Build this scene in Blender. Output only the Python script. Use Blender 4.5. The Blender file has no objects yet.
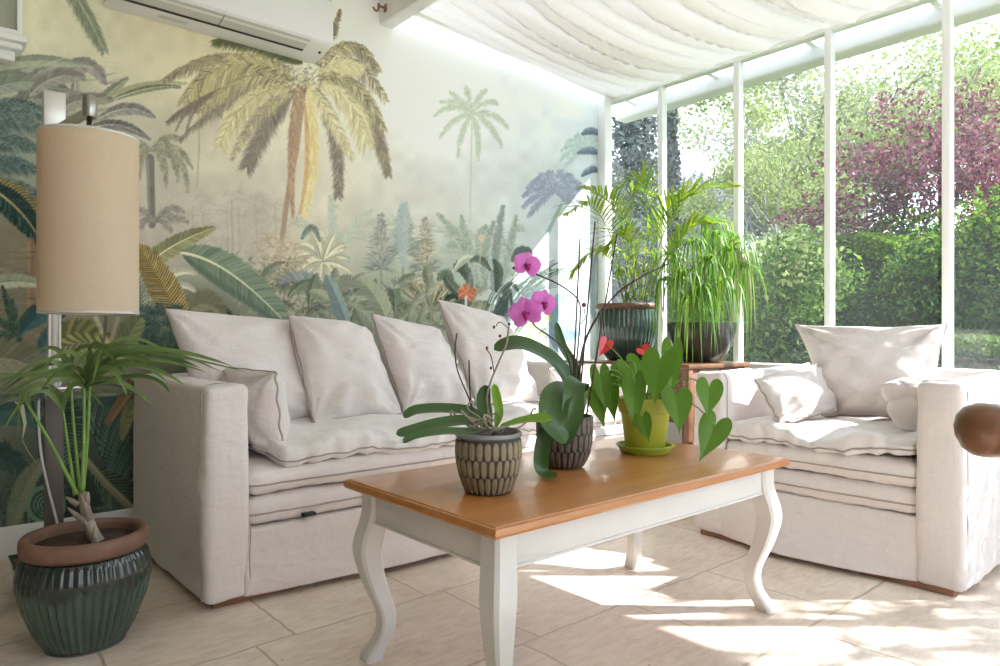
import bpy, bmesh, math, random
import numpy as np
from mathutils import Vector, noise, Matrix
random.seed(7); rng = np.random.default_rng(7)
SC = bpy.context.scene
COL = SC.collection
PI = math.pi

# ------------------------------------------------------------------ survey of the room
# metres; x runs along the mural wall, y runs towards it, camera stands over the origin
F, CX, CY, EYE = 690.0, 500.0, 335.0, 0.9
TH = math.atan(800 / F)
DX, DY = math.cos(TH), math.sin(TH)
WALL_Y, GLASS_X = 3.40, 4.00

def P(px, py, D):
    """point seen on bearing (px,py) at depth D"""
    l = (px - CX) / F * D
    return Vector((DX * D + DY * l, DY * D - DX * l, EYE + (CY - py) / F * D))

# ------------------------------------------------------------------ helpers
def lin(c):
    return tuple((v / 12.92 if v <= 0.04045 else ((v + 0.055) / 1.055) ** 2.4) for v in c)
def rgb(r, g, b):
    return lin((r / 255, g / 255, b / 255))

class NT:
    def __init__(s, name):
        s.m = bpy.data.materials.new(name); s.m.use_nodes = True
        s.t = s.m.node_tree; s.t.nodes.clear()
        s.out = s.n('ShaderNodeOutputMaterial')
    def n(s, t, **k):
        o = s.t.nodes.new(t)
        for a, b in k.items(): setattr(o, a, b)
        return o
    def l(s, a, b): s.t.links.new(a, b)
    def coord(s, scale=(1, 1, 1), kind='Object'):
        tc = s.n('ShaderNodeTexCoord'); mp = s.n('ShaderNodeMapping'); mp.inputs['Scale'].default_value = scale
        s.l(tc.outputs[kind], mp.inputs['Vector']); return mp.outputs['Vector']
    def noise(s, vec, scale, detail=3, rough=.5):
        o = s.n('ShaderNodeTexNoise'); o.inputs['Scale'].default_value = scale
        o.inputs['Detail'].default_value = detail; o.inputs['Roughness'].default_value = rough
        s.l(vec, o.inputs['Vector']); return o.outputs['Fac']
    def ramp(s, fac, stops):
        o = s.n('ShaderNodeValToRGB'); e = o.color_ramp.elements
        while len(e) < len(stops): e.new(.5)
        for i, (p, c) in enumerate(stops):
            e[i].position = p; e[i].color = (*c, 1)
        s.l(fac, o.inputs['Fac']); return o.outputs['Color']
    def mix(s, fac, a, b, mode='MIX'):
        o = s.n('ShaderNodeMix', data_type='RGBA', blend_type=mode)
        for sock, v in ((o.inputs[0], fac), (o.inputs[6], a), (o.inputs[7], b)):
            if isinstance(v, (int, float)): sock.default_value = v
            elif isinstance(v, tuple): sock.default_value = (*v, 1)
            else: s.l(v, sock)
        return o.outputs[2]
    def bump(s, h, strength=.3, dist=.01):
        o = s.n('ShaderNodeBump'); o.inputs['Strength'].default_value = strength; o.inputs['Distance'].default_value = dist
        s.l(h, o.inputs['Height']); return o.outputs['Normal']
    def pbr(s, color, rough=.6, metal=0., normal=None, spec=.5, coat=0., sheen=0.):
        o = s.n('ShaderNodeBsdfPrincipled')
        if isinstance(color, tuple): o.inputs['Base Color'].default_value = (*color, 1)
        else: s.l(color, o.inputs['Base Color'])
        if isinstance(rough, (int, float)): o.inputs['Roughness'].default_value = rough
        else: s.l(rough, o.inputs['Roughness'])
        o.inputs['Metallic'].default_value = metal
        o.inputs['Specular IOR Level'].default_value = spec
        o.inputs['Coat Weight'].default_value = coat
        o.inputs['Sheen Weight'].default_value = sheen
        if normal is not None: s.l(normal, o.inputs['Normal'])
        return o.outputs['BSDF']
    def shmix(s, fac, a, b):
        o = s.n('ShaderNodeMixShader')
        if isinstance(fac, (int, float)): o.inputs[0].default_value = fac
        else: s.l(fac, o.inputs[0])
        s.l(a, o.inputs[1]); s.l(b, o.inputs[2]); return o.outputs[0]
    def done(s, sh): s.l(sh, s.out.inputs['Surface']); return s.m

def simple(name, col, rough=.5, var=.08, scale=6, metal=0., bump=0., bscale=40, spec=.5, coat=0.):
    t = NT(name); v = t.coord()
    f = t.noise(v, scale, 3)
    lo = tuple(c * (1 - var) for c in col); hi = tuple(min(1, c * (1 + var)) for c in col)
    c = t.ramp(f, [(.3, lo), (.7, hi)])
    nm = t.bump(t.noise(v, bscale, 4), bump, .005) if bump else None
    return t.done(t.pbr(c, rough, metal, nm, spec, coat))

def linen(name, col, transl=0.):
    t = NT(name); v = t.coord()
    big = t.noise(v, 3.0, 4)
    wx = t.noise(t.coord((900, 60, 60)), 1, 2); wy = t.noise(t.coord((60, 60, 900)), 1, 2); wz = t.noise(t.coord((60, 900, 60)), 1, 2)
    c = t.ramp(big, [(.25, tuple(x * .93 for x in col)), (.75, tuple(min(1, x * 1.05) for x in col))])
    weave = t.n('ShaderNodeMath', operation='ADD'); t.l(wx, weave.inputs[0]); t.l(wy, weave.inputs[1])
    w2 = t.n('ShaderNodeMath', operation='ADD'); t.l(weave.outputs[0], w2.inputs[0]); t.l(wz, w2.inputs[1])
    wrk = t.noise(t.coord((1, 1, 1.7)), 7, 3, .5)
    sl1 = t.noise(t.coord((14, 14, 170)), 1, 3, .6); sl2 = t.noise(t.coord((150, 150, 12)), 1, 3, .6)
    c = t.mix(.5, c, t.ramp(sl1, [(.3, tuple(x*.90 for x in col)), (.7, tuple(min(1, x*1.07) for x in col))]))
    c = t.mix(.4, c, t.ramp(sl2, [(.3, tuple(x*.90 for x in col)), (.7, tuple(min(1, x*1.07) for x in col))]))
    nm1 = t.bump(sl1, .25, .002)
    b2 = t.n('ShaderNodeBump'); b2.inputs['Strength'].default_value = .32; b2.inputs['Distance'].default_value = .022
    t.l(wrk, b2.inputs['Height']); t.l(nm1, b2.inputs['Normal'])
    # crumple lines: narrow ridges where a stretched noise crosses its middle
    cr = t.noise(t.coord((1.5, 1.5, 2.6)), 4.2, 2, .45)
    rg = t.n('ShaderNodeValToRGB'); e = rg.color_ramp.elements; e[0].position = .42; e[0].color = (0,0,0,1); e[1].position = .50; e[1].color = (1,1,1,1)
    k = e.new(.58); k.color = (0,0,0,1); t.l(cr, rg.inputs['Fac'])
    b3 = t.n('ShaderNodeBump'); b3.inputs['Strength'].default_value = .16; b3.inputs['Distance'].default_value = .010
    t.l(rg.outputs['Color'], b3.inputs['Height']); t.l(b2.outputs['Normal'], b3.inputs['Normal']); b2 = b3
    return t.done(t.pbr(c, .95, 0, b2.outputs['Normal'], .15, 0, .15))

def leafmat(name, c1, c2, rough=.4, transl=.35, island=True, spec=.4, vein=False):
    t = NT(name)
    if island:
        g = t.n('ShaderNodeNewGeometry'); fac = g.outputs['Random Per Island']
    else:
        fac = t.noise(t.coord(), 9, 3)
    c = t.ramp(fac, [(.1, c1), (.9, c2)])
    a = t.pbr(c, rough, 0, None, spec)
    tr = t.n('ShaderNodeBsdfTranslucent')
    bright = t.mix(.55, c, (.55, .75, .12), 'MIX') if transl > .2 and vein else c
    t.l(bright, tr.inputs['Color'])
    return t.done(t.shmix(transl, a, tr.outputs[0]))

class MB:
    """collects geometry in world coordinates and links it as ONE mesh object"""
    def __init__(s): s.v = []; s.f = []; s.c = None
    def add(s, vs, fs):
        b = len(s.v); s.v.extend([tuple(p) for p in vs]); s.f.extend([tuple(i + b for i in f) for f in fs]); return s
    def box(s, x0, x1, y0, y1, z0, z1):
        v = [(x0,y0,z0),(x1,y0,z0),(x1,y1,z0),(x0,y1,z0),(x0,y0,z1),(x1,y0,z1),(x1,y1,z1),(x0,y1,z1)]
        return s.add(v, [(3,2,1,0),(4,5,6,7),(0,1,5,4),(1,2,6,5),(2,3,7,6),(3,0,4,7)])
    def rbox(s, x0, x1, y0, y1, z0, z1, r=.02, step=.05, disp=None):
        """rounded box on a fine grid, optional displacement disp(p, n) -> offset vector"""
        lo = (x0, y0, z0); hi = (x1, y1, z1); r = min(r, (x1-x0)/2.01, (y1-y0)/2.01, (z1-z0)/2.01)
        ax = []
        for a in range(3):
            L = hi[a] - lo[a]; n = max(1, int(round((L - 2*r) / step)))
            k = [0, .2*r, .5*r] if r > .004 else [0]
            ax.append([lo[a] + q for q in k] + list(np.linspace(lo[a]+r, hi[a]-r, n+1)) + [hi[a] - q for q in reversed(k)])
        N = [len(q) - 1 for q in ax]; idx = {}; vs = []; fs = []
        def vid(i, j, k):
            key = (i, j, k)
            if key not in idx:
                p = Vector((ax[0][i], ax[1][j], ax[2][k]))
                inn = Vector([min(max(p[a], lo[a]+r), hi[a]-r) for a in range(3)])
                d = p - inn; nrm = d.normalized() if d.length > 1e-9 else Vector((0,0,1))
                if d.length > 1e-9: p = inn + nrm * r
                if disp: p = p + disp(p, nrm)
                idx[key] = len(vs); vs.append(tuple(p))
            return idx[key]
        for (a, b, c) in ((0,1,2),(1,2,0),(2,0,1)):
            for side in (0, N[c]):
                for i in range(N[a]):
                    for j in range(N[b]):
                        q = []
                        for (u, w) in ((i,j),(i+1,j),(i+1,j+1),(i,j+1)):
                            t = [0,0,0]; t[a] = u; t[b] = w; t[c] = side; q.append(vid(*t))
                        fs.append(tuple(q) if side else tuple(reversed(q)))
        return s.add(vs, fs)
    def tube(s, pts, rad, n=8, cap=True):
        pts = [Vector(p) for p in pts]; vs = []; fs = []
        if not hasattr(rad, '__len__'): rad = [rad] * len(pts)
        up = None
        for i, p in enumerate(pts):
            t = (pts[min(i+1, len(pts)-1)] - pts[max(i-1, 0)])
            t = t.normalized() if t.length > 1e-9 else Vector((0,0,1))
            if up is None: up = t.orthogonal().normalized()
            up = (up - t * up.dot(t)); up = up.normalized() if up.length > 1e-6 else t.orthogonal().normalized()
            w = t.cross(up)
            for k in range(n):
                a = 2*PI*k/n; vs.append(p + (up*math.cos(a) + w*math.sin(a)) * rad[i])
        for i in range(len(pts)-1):
            for k in range(n):
                k2 = (k+1) % n; fs.append((i*n+k, i*n+k2, (i+1)*n+k2, (i+1)*n+k))
        if cap: fs.append(tuple(reversed(range(n)))); fs.append(tuple(range((len(pts)-1)*n, len(pts)*n)))
        return s.add(vs, fs)
    def lathe(s, c, prof, n=48, rfun=None, closed_ends=True):
        vs = []; fs = []; c = Vector(c)
        for i, (r, z) in enumerate(prof):
            for k in range(n):
                a = 2*PI*k/n; rr = r if rfun is None else rfun(r, z, a, i)
                vs.append(c + Vector((rr*math.cos(a), rr*math.sin(a), z)))
        for i in range(len(prof)-1):
            for k in range(n):
                k2 = (k+1) % n; fs.append((i*n+k, i*n+k2, (i+1)*n+k2, (i+1)*n+k))
        if closed_ends:
            fs.append(tuple(reversed(range(n)))); fs.append(tuple(range((len(prof)-1)*n, len(prof)*n)))
        return s.add(vs, fs)
    def blade(s, pts, width, fold=.25, up=(0,0,1), prof=None, rows=3):
        """a leaf strip along pts, V-folded; width = half width at its widest"""
        pts = [Vector(p) for p in pts]; m = len(pts); vs = []; fs = []; upv = Vector(up)
        prof = prof or (lambda t: math.sin(PI * min(1, max(0, .06 + .94*t))**.7))
        K = [-1, 0, 1] if rows == 3 else [-1, -.5, 0, .5, 1]
        nk = len(K)
        for i, p in enumerate(pts):
            t = pts[min(i+1, m-1)] - pts[max(i-1, 0)]; t = t.normalized() if t.length > 1e-9 else Vector((1,0,0))
            side = t.cross(upv)
            if side.length < .05: side = t.cross(Vector((.6,.7,.1)))
            side.normalize(); nn = side.cross(t).normalized()
            w = width * prof(i / (m-1))
            for k in K: vs.append(p + side*(w*k) + nn*(abs(k)*w*fold))
        for i in range(m-1):
            for k in range(nk-1):
                a = i*nk+k; fs.append((a, a+1, a+nk+1, a+nk))
        return s.add(vs, fs)
    def build(s, name, mat, parent=None, smooth=True, colors=None, auto=None):
        me = bpy.data.meshes.new(name)
        base = Vector(parent['_b']) if parent is not None and '_b' in parent else Vector((0,0,0))
        va = np.array(s.v, dtype=np.float64) - np.array(base)
        me.from_pydata(va.tolist(), [], s.f); me.update()
        if colors is not None:
            at = me.color_attributes.new('Paint', 'FLOAT_COLOR', 'POINT')
            at.data.foreach_set('color', np.asarray(colors, dtype=np.float32).ravel())
        if smooth:
            me.polygons.foreach_set('use_smooth', [True]*len(me.polygons))
            if auto: me.set_sharp_from_angle(angle=math.radians(auto))
        me.materials.append(mat)
        o = bpy.data.objects.new(name, me); COL.objects.link(o)
        if parent is not None:
            o.parent = parent
            if '_b' in parent: o['_b'] = parent['_b']
        return o

def thing(name, label, cat, loc=(0,0,0), group=None):
    o = bpy.data.objects.new(name, None); COL.objects.link(o); o.empty_display_size = .1
    o.location = loc; o['_b'] = tuple(loc); o['label'] = label; o['category'] = cat
    if group: o['group'] = group
    return o
def tag(o, label, cat, group=None):
    o['label'] = label; o['category'] = cat
    if group: o['group'] = group
    return o
def struct(o, label=None):
    o['kind'] = 'structure'
    if label: o['label'] = label; o['category'] = o.name.split('_')[0].split('.')[0]
    return o
def bez(a, b, c, n=10):
    a, b, c = Vector(a), Vector(b), Vector(c)
    return [a*(1-t)**2 + b*(2*t*(1-t)) + c*t*t for t in [i/n for i in range(n+1)]]
def spline(pts, n=6):
    """Catmull-Rom through pts"""
    p = [Vector(q) for q in pts]; out = []
    for i in range(len(p)-1):
        a = p[max(i-1,0)]; b = p[i]; c = p[i+1]; d = p[min(i+2,len(p)-1)]
        for k in range(n):
            t = k/n
            out.append(.5*((2*b)+(c-a)*t+(2*a-5*b+4*c-d)*t*t+(3*b-a-3*c+d)*t**3))
    out.append(p[-1]); return out
def nz(p, s, seed=0):
    return noise.noise(Vector((p[0]*s+seed*7.3, p[1]*s-seed*3.1, p[2]*s+seed*1.7)))

# ------------------------------------------------------------------ materials
M = {}
LIN = (.71, .655, .64)
M['linen'] = linen('linen', LIN)
M['linen_cushion'] = linen('linen_cushion', (.735, .675, .66))
M['linen_quilt'] = linen('linen_quilt', (.76, .725, .71))
M['seam'] = simple('seam', (.40, .345, .325), .9, .1)
M['white'] = simple('white_paint', (.80, .80, .80), .45, .03, 4)
M['white_frame'] = simple('white_frame', (.82, .82, .80), .4, .03, 4)
M['cream'] = simple('cream_paint', (.66, .65, .635), .38, .04, 5)
M['plaster'] = simple('plaster', (.78, .77, .74), .9, .03, 3, bump=.1)
M['ceiling'] = simple('ceiling_paint', (.80, .79, .77), .9, .03, 3)
M['house_wall'] = simple('house_wall', (.36, .34, .32), .9, .05, 3, bump=.1)
M['ac'] = simple('ac_plastic', (.80, .81, .84), .35, .02, 3)
M['ac_grey'] = simple('ac_grey', (.60, .59, .57), .45, .03, 3)
M['dark'] = simple('dark_slot', (.03, .03, .032), .6, .1)
M['chrome'] = simple('brushed_steel', (.42, .40, .38), .28, .06, 20, metal=1.)
M['chrome_pale'] = simple('pale_steel', (.70, .69, .67), .35, .04, 20, metal=.6)
M['taupe'] = simple('taupe_metal', (.115, .095, .085), .5, .08, 10)
M['black'] = simple('black_cord', (.02, .02, .02), .6, .1)
M['cord'] = simple('white_cord', (.62, .60, .56), .5, .04)
M['terracotta'] = simple('terracotta_rim', (.20, .105, .07), .55, .25, 12, bump=.2)
M['soil'] = simple('soil', (.055, .035, .022), .95, .4, 40, bump=.8, bscale=60)
M['bark'] = simple('bark', (.11, .085, .065), .9, .3, 25, bump=.6)
M['palebark'] = simple('pale_bark', (.30, .25, .20), .9, .3, 25, bump=.5)
M['lime'] = simple('lime_pot', (.42, .44, .045), .45, .05, 4)
M['limedark'] = simple('lime_saucer', (.33, .40, .04), .42, .05, 4)
M['red'] = simple('anthurium_red', (.62, .012, .018), .3, .1, 10, coat=.3)
M['stem'] = simple('green_stem', (.17, .30, .06), .5, .2, 14)
M['darkstem'] = simple('dark_stem', (.045, .022, .02), .5, .3, 30)
M['root'] = simple('aerial_root', (.30, .25, .19), .8, .3, 30)
M['stake'] = simple('stake', (.06, .022, .018), .55, .2, 30)
M['wicker'] = simple('wicker', (.20, .10, .06), .6, .4, 60, bump=.6, bscale=90)
M['brownwood'] = simple('brown_wood', (.17, .075, .035), .35, .3, 14, coat=.2)
M['plinth'] = simple('plinth_wood', (.25, .12, .07), .6, .2, 14)
M['darkpot'] = simple('dark_pot', (.045, .04, .04), .35, .2, 8, coat=.3)
M['metal_grey'] = simple('grey_metal', (.25, .26, .28), .4, .1, 8, metal=.5)

def wood_top():
    t = NT('honey_wood')
    v = t.coord((1.2, 16, 16)); w = t.coord((4, 90, 90))
    a = t.noise(v, 1.6, 5, .6); b = t.noise(w, 1.5, 3)
    c = t.ramp(a, [(.25, (.40, .155, .042)), (.5, (.49, .20, .056)), (.8, (.57, .25, .075))])
    c2 = t.mix(.18, c, t.ramp(b, [(.3, (.20, .08, .025)), (.7, (.48, .22, .09))]))
    return t.done(t.pbr(c2, .30, 0, t.bump(b, .06, .002), .5, .25))
M['wood_top'] = wood_top()

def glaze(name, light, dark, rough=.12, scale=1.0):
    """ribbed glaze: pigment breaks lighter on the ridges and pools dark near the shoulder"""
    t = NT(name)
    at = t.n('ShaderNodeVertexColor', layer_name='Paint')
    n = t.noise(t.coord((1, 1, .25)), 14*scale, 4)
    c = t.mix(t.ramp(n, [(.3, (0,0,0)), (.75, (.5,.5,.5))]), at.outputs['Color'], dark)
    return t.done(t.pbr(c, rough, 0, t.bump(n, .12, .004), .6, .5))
M['glaze'] = glaze('green_glaze', rgb(70,95,80), rgb(30,42,38))
M['glazeflat'] = simple('green_glaze_flat', rgb(62,84,76), .2, .2, 10, coat=.4)
def painted(name, rough):
    t = NT(name); at = t.n('ShaderNodeVertexColor', layer_name='Paint')
    n = t.noise(t.coord(), 60, 3)
    c = t.mix(.12, at.outputs['Color'], t.ramp(n, [(.3, (.02,.02,.02)), (.7, (.5,.45,.4))]))
    return t.done(t.pbr(c, rough, 0, t.bump(n, .1, .002), .4))
M['carved'] = painted('carved_ceramic', .55)

def glass(name, veil=.05, tint=(.97, .985, .98), refl=1.0):
    t = NT(name)
    tr = t.n('ShaderNodeBsdfTransparent'); tr.inputs['Color'].default_value = (*tint, 1)
    gl = t.n('ShaderNodeBsdfGlossy'); gl.inputs['Roughness'].default_value = .0
    fr = t.n('ShaderNodeFresnel'); ge = t.n('ShaderNodeNewGeometry')
    ior = t.n('ShaderNodeMapRange'); ior.inputs['To Min'].default_value = 1.38; ior.inputs['To Max'].default_value = 1/1.38
    t.l(ge.outputs['Backfacing'], ior.inputs['Value']); t.l(ior.outputs['Result'], fr.inputs['IOR'])
    a = t.shmix(fr.outputs[0], tr.outputs[0], gl.outputs[0])
    if veil:
        tl = t.n('ShaderNodeBsdfTranslucent'); tl.inputs['Color'].default_value = (.9, .93, 1, 1)
        n = t.noise(t.coord((1, 1.6, 1)), 1.2, 2, .5)
        f = t.n('ShaderNodeMath', operation='MULTIPLY'); f.inputs[1].default_value = veil * 2
        t.l(n, f.inputs[0])
        a = t.shmix(f.outputs[0], a, tl.outputs[0])
    return t.done(a)
M['pane'] = glass('window_pane', .008)
M['clear'] = glass('clear_glass', 0, (.93, .97, .95))

def fabric_translucent(name, col, tcol, f):
    t = NT(name); v = t.coord()
    w = t.noise(t.coord((40, 400, 40)), 1, 2)
    c = t.ramp(w, [(.3, tuple(x*.93 for x in col)), (.7, col)])
    d = t.n('ShaderNodeBsdfDiffuse'); t.l(c, d.inputs['Color'])
    tr = t.n('ShaderNodeBsdfTranslucent'); tr.inputs['Color'].default_value = (*tcol, 1)
    return t.done(t.shmix(f, d.outputs[0], tr.outputs[0]))
M['blind'] = fabric_translucent('blind_fabric', (.74, .70, .645), (.84, .79, .72), .22)
M['opal'] = fabric_translucent('opal_roof', (.85, .88, .92), (.93, .96, 1.0), .62)
M['shade'] = fabric_translucent('lamp_shade', (.84, .755, .62), (.92, .74, .52), .45)
M['gutter'] = simple('gutter', (.60, .575, .54), .5, .04, 4)
M['net'] = fabric_translucent('net_curtain', (.62, .56, .50), (.6, .5, .45), .2)

def floor_mat():
    t = NT('travertine')
    v = t.coord()
    mp = t.n('ShaderNodeMapping'); mp.inputs['Location'].default_value = (-.12, -.02, 0)
    nv = t.n('ShaderNodeTexNoise'); nv.inputs['Scale'].default_value = 9; nv.inputs['Detail'].default_value = 3; t.l(v, nv.inputs['Vector'])
    wob = t.n('ShaderNodeVectorMath', operation='MULTIPLY_ADD'); wob.inputs[1].default_value = (.022,.022,0); t.l(nv.outputs['Color'], wob.inputs[0]); t.l(v, wob.inputs[2]); t.l(wob.outputs[0], mp.inputs['Vector'])
    b = t.n('ShaderNodeTexBrick'); b.offset = .36; b.squash = .72; b.squash_frequency = 2
    b.inputs['Scale'].default_value = 1.0
    b.inputs['Brick Width'].default_value = .66; b.inputs['Row Height'].default_value = .49
    b.inputs['Mortar Size'].default_value = .005; b.inputs['Mortar Smooth'].default_value = .3
    b.inputs['Color1'].default_value = (.0,.0,.0,1); b.inputs['Color2'].default_value = (1,1,1,1); b.inputs['Mortar'].default_value = (.5,.5,.5,1)
    t.l(mp.outputs['Vector'], b.inputs['Vector'])
    n1 = t.noise(v, 3.2, 5, .6); n2 = t.noise(t.coord((1, 3, 1)), 14, 5, .65); n3 = t.noise(v, 55, 3, .6)
    c = t.ramp(n1, [(.30, (.55, .435, .345)), (.5, (.74, .63, .535)), (.70, (.88, .80, .72))])
    c = t.mix(.35, c, t.ramp(n2, [(.38, (.50, .38, .29)), (.58, (.85, .755, .67))]))
    c = t.mix(.22, c, t.ramp(b.outputs['Color'], [(0, (.60, .50, .41)), (1, (.84, .75, .665))]))
    pits = t.ramp(n3, [(.27, (.8,.8,.8)), (.34, (0,0,0))])
    c = t.mix(pits, c, (.22, .155, .11))
    c = t.mix(b.outputs['Fac'], c, (.50, .395, .31))
    h = t.n('ShaderNodeMath', operation='SUBTRACT'); h.inputs[0].default_value = 1; t.l(b.outputs['Fac'], h.inputs[1])
    nm = t.bump(h.outputs[0], .4, .004)
    b2 = t.n('ShaderNodeBump'); b2.inputs['Strength'].default_value = .15; b2.inputs['Distance'].default_value = .003
    t.l(n2, b2.inputs['Height']); t.l(nm, b2.inputs['Normal'])
    return t.done(t.pbr(c, t.ramp(n1, [(.3, (.30,.30,.30)), (.7, (.5,.5,.5))]), 0, b2.outputs['Normal'], .45))
M['floor'] = floor_mat()
M['lawn'] = simple('lawn', (.12, .20, .05), .9, .4, 5, bump=.5)
# ------------------------------------------------------------------ the mural: a printed wallpaper, rasterised here and carried as wall mesh colours, top-right light wash painted in
S = 2.0; PX0, PX1, PY0, PY1 = -300, 640, -60, 590
CW, CH = int((PX1-PX0)*S), int((PY1-PY0)*S)
cv = np.zeros((CH, CW, 3), np.float32)
def C(*c): return np.array(c, np.float32)
def smooth_noise(h, w, gy, gx):
    g = rng.random((gy+2, gx+2)).astype(np.float32)
    y = np.linspace(0, gy, h); x = np.linspace(0, gx, w)
    yi = y.astype(int); xi = x.astype(int); fy = (y-yi); fx = (x-xi)
    fy = (fy*fy*(3-2*fy))[:,None]; fx = (fx*fx*(3-2*fx))[None,:]
    return (g[yi][:,xi]*(1-fy)*(1-fx)+g[yi+1][:,xi]*fy*(1-fx)+g[yi][:,xi+1]*(1-fy)*fx+g[yi+1][:,xi+1]*fy*fx).astype(np.float32)
BG = [(-250,0,205,202,170),(-100,250,120,115,90),(40,20,207,206,172),(60,40,212,208,176),(220,70,207,199,160),(170,20,208,200,162),(350,60,228,228,204),(395,40,242,244,234),(440,60,247,249,243),(500,90,246,249,245),(450,130,238,241,230),(530,130,232,239,231),(570,110,238,244,240),  # palest stops at the top right paint in the light from the blind
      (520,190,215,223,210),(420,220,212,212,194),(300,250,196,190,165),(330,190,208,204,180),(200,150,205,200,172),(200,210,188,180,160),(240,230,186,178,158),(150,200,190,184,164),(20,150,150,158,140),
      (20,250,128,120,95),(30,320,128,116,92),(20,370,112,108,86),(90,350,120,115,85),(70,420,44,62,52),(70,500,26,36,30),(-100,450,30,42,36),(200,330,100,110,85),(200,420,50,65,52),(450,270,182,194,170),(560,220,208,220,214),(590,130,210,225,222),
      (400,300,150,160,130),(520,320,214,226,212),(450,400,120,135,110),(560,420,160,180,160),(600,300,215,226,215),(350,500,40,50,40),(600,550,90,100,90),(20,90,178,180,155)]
yy, xx = np.mgrid[0:CH:4, 0:CW:4].astype(np.float32); xx = xx/S+PX0; yy = yy/S+PY0
acc = np.zeros(xx.shape+(3,), np.float32); wt = np.zeros(xx.shape, np.float32)
for (bx, by, r_, g_, b_) in BG:
    w = 1/(((xx-bx)**2+(yy-by)**2)/900+.35)**1.6; wt += w; acc += w[...,None]*C(r_,g_,b_)
acc /= wt[...,None]
cv[:] = np.repeat(np.repeat(acc, 4, 0), 4, 1)[:CH,:CW]/255
cv *= (1+.10*(smooth_noise(CH,CW,14,20)-.5)+.06*(smooth_noise(CH,CW,60,90)-.5))[...,None]

def dab(x0, y0, x1, y1, w0, w1, col, a=1.0):
    """one tapered brush stroke, photograph-independent units of 1 = 1/690 bearing"""
    x0=(x0-PX0)*S; x1=(x1-PX0)*S; y0=(y0-PY0)*S; y1=(y1-PY0)*S; w0*=S; w1*=S
    m = max(w0,w1)+1
    ax=int(max(0,min(x0,x1)-m)); bx=int(min(CW,max(x0,x1)+m+1)); ay=int(max(0,min(y0,y1)-m)); by=int(min(CH,max(y0,y1)+m+1))
    if ax>=bx or ay>=by: return
    X=np.arange(ax,bx,dtype=np.float32)[None,:]; Y=np.arange(ay,by,dtype=np.float32)[:,None]
    dx=x1-x0; dy=y1-y0; L=dx*dx+dy*dy+1e-6
    t=np.clip(((X-x0)*dx+(Y-y0)*dy)/L,0,1)
    d=np.sqrt((X-x0-t*dx)**2+(Y-y0-t*dy)**2)
    al=(np.clip(w0+(w1-w0)*t-d+.5,0,1)*a)[...,None]
    cv[ay:by,ax:bx]=cv[ay:by,ax:bx]*(1-al)+al*col
def q(P0,Pc,P2,t):
    return ((1-t)**2*P0[0]+2*t*(1-t)*Pc[0]+t*t*P2[0],(1-t)**2*P0[1]+2*t*(1-t)*Pc[1]+t*t*P2[1])
PROF={'leaf':lambda t: math.sin(PI*t**.8)**.7,'palm':lambda t: (math.sin(PI*min(1,t*.92+.08))**.55)*(1-.35*t),'wide':lambda t: math.sin(PI*t**.9)**.5,'tip':lambda t:(1-t)**.6*min(1,t*8)}
def feather(P0,Pc,P2,W,c1,c2,n=None,ang=55,sw=1.3,a=.95,prof='leaf',mid=None,mw=.8,drop=0.,jit=.12,stripe=None,sides=(1,-1),gap=1.,dark2=.82):
    c1=C(*c1)/255; c2=C(*c2)/255
    L=math.hypot(P2[0]-P0[0],P2[1]-P0[1]); n=n or max(6,int(L*1.1/gap)); pf=PROF[prof]
    for i in range(n):
        t=(i+.5)/n; x,y=q(P0,Pc,P2,t); xa,ya=q(P0,Pc,P2,min(1,t+.02)); xb,yb=q(P0,Pc,P2,max(0,t-.02))
        th=math.atan2(ya-yb,xa-xb)
        for s in sides:
            l=W*pf(t)*(1+random.uniform(-jit,jit)); aa=th+s*math.radians(ang)*(1-.35*t)
            ex=x+l*math.cos(aa)-drop*0; ey=y+l*math.sin(aa)+drop*l
            k=random.random(); col=c1+(c2-c1)*k
            if s<0: col=col*dark2
            if stripe and (i//stripe[0])%2==0: col=C(*stripe[1])/255*(.9+.2*random.random())
            mx,my=(x+ex)/2+random.uniform(-.4,.4),(y+ey)/2+random.uniform(-.4,.4)-drop*l*.15
            dab(x,y,mx,my,sw*.7,sw,col,a); dab(mx,my,ex,ey,sw,sw*.35,col,a)
    if mid is not None:
        mcol=C(*mid)/255; pts=[q(P0,Pc,P2,i/24) for i in range(25)]
        for i in range(24): dab(*pts[i],*pts[i+1],mw*(1-i/30),mw*(1-(i+1)/30),mcol,min(1,a+.1))
def line(pts,w0,w1,col,a=1.):
    col=C(*col)/255; n=len(pts)-1
    for i in range(n): dab(*pts[i],*pts[i+1],w0+(w1-w0)*i/n,w0+(w1-w0)*(i+1)/n,col,a)
def arcq(P0,Pc,P2,w0,w1,col,a=1.,n=12): line([q(P0,Pc,P2,i/n) for i in range(n+1)],w0,w1,col,a)
def blob(x,y,rx,ry,col,a=.5,n=1):
    dab(x-rx+ry,y,x+rx-ry,y,ry,ry,C(*col)/255,a)
def spikes(x,y,R,n,c1,c2,a0=0,a1=360,w=.7,al=.85,sag=0):
    c1=C(*c1)/255;c2=C(*c2)/255
    for i in range(n):
        an=math.radians(a0+(a1-a0)*(i+random.random())/n); l=R*random.uniform(.65,1.05)
        ex,ey=x+l*math.cos(an),y-l*math.sin(an)*.9+sag*abs(math.cos(an))*l
        dab(x,y,(x+ex)/2,(y+ey)/2-sag*l*.1,w,w*1.2,c1+(c2-c1)*random.random(),al); dab((x+ex)/2,(y+ey)/2-sag*l*.1,ex,ey,w*1.2,.15,c1+(c2-c1)*random.random(),al)
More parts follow.
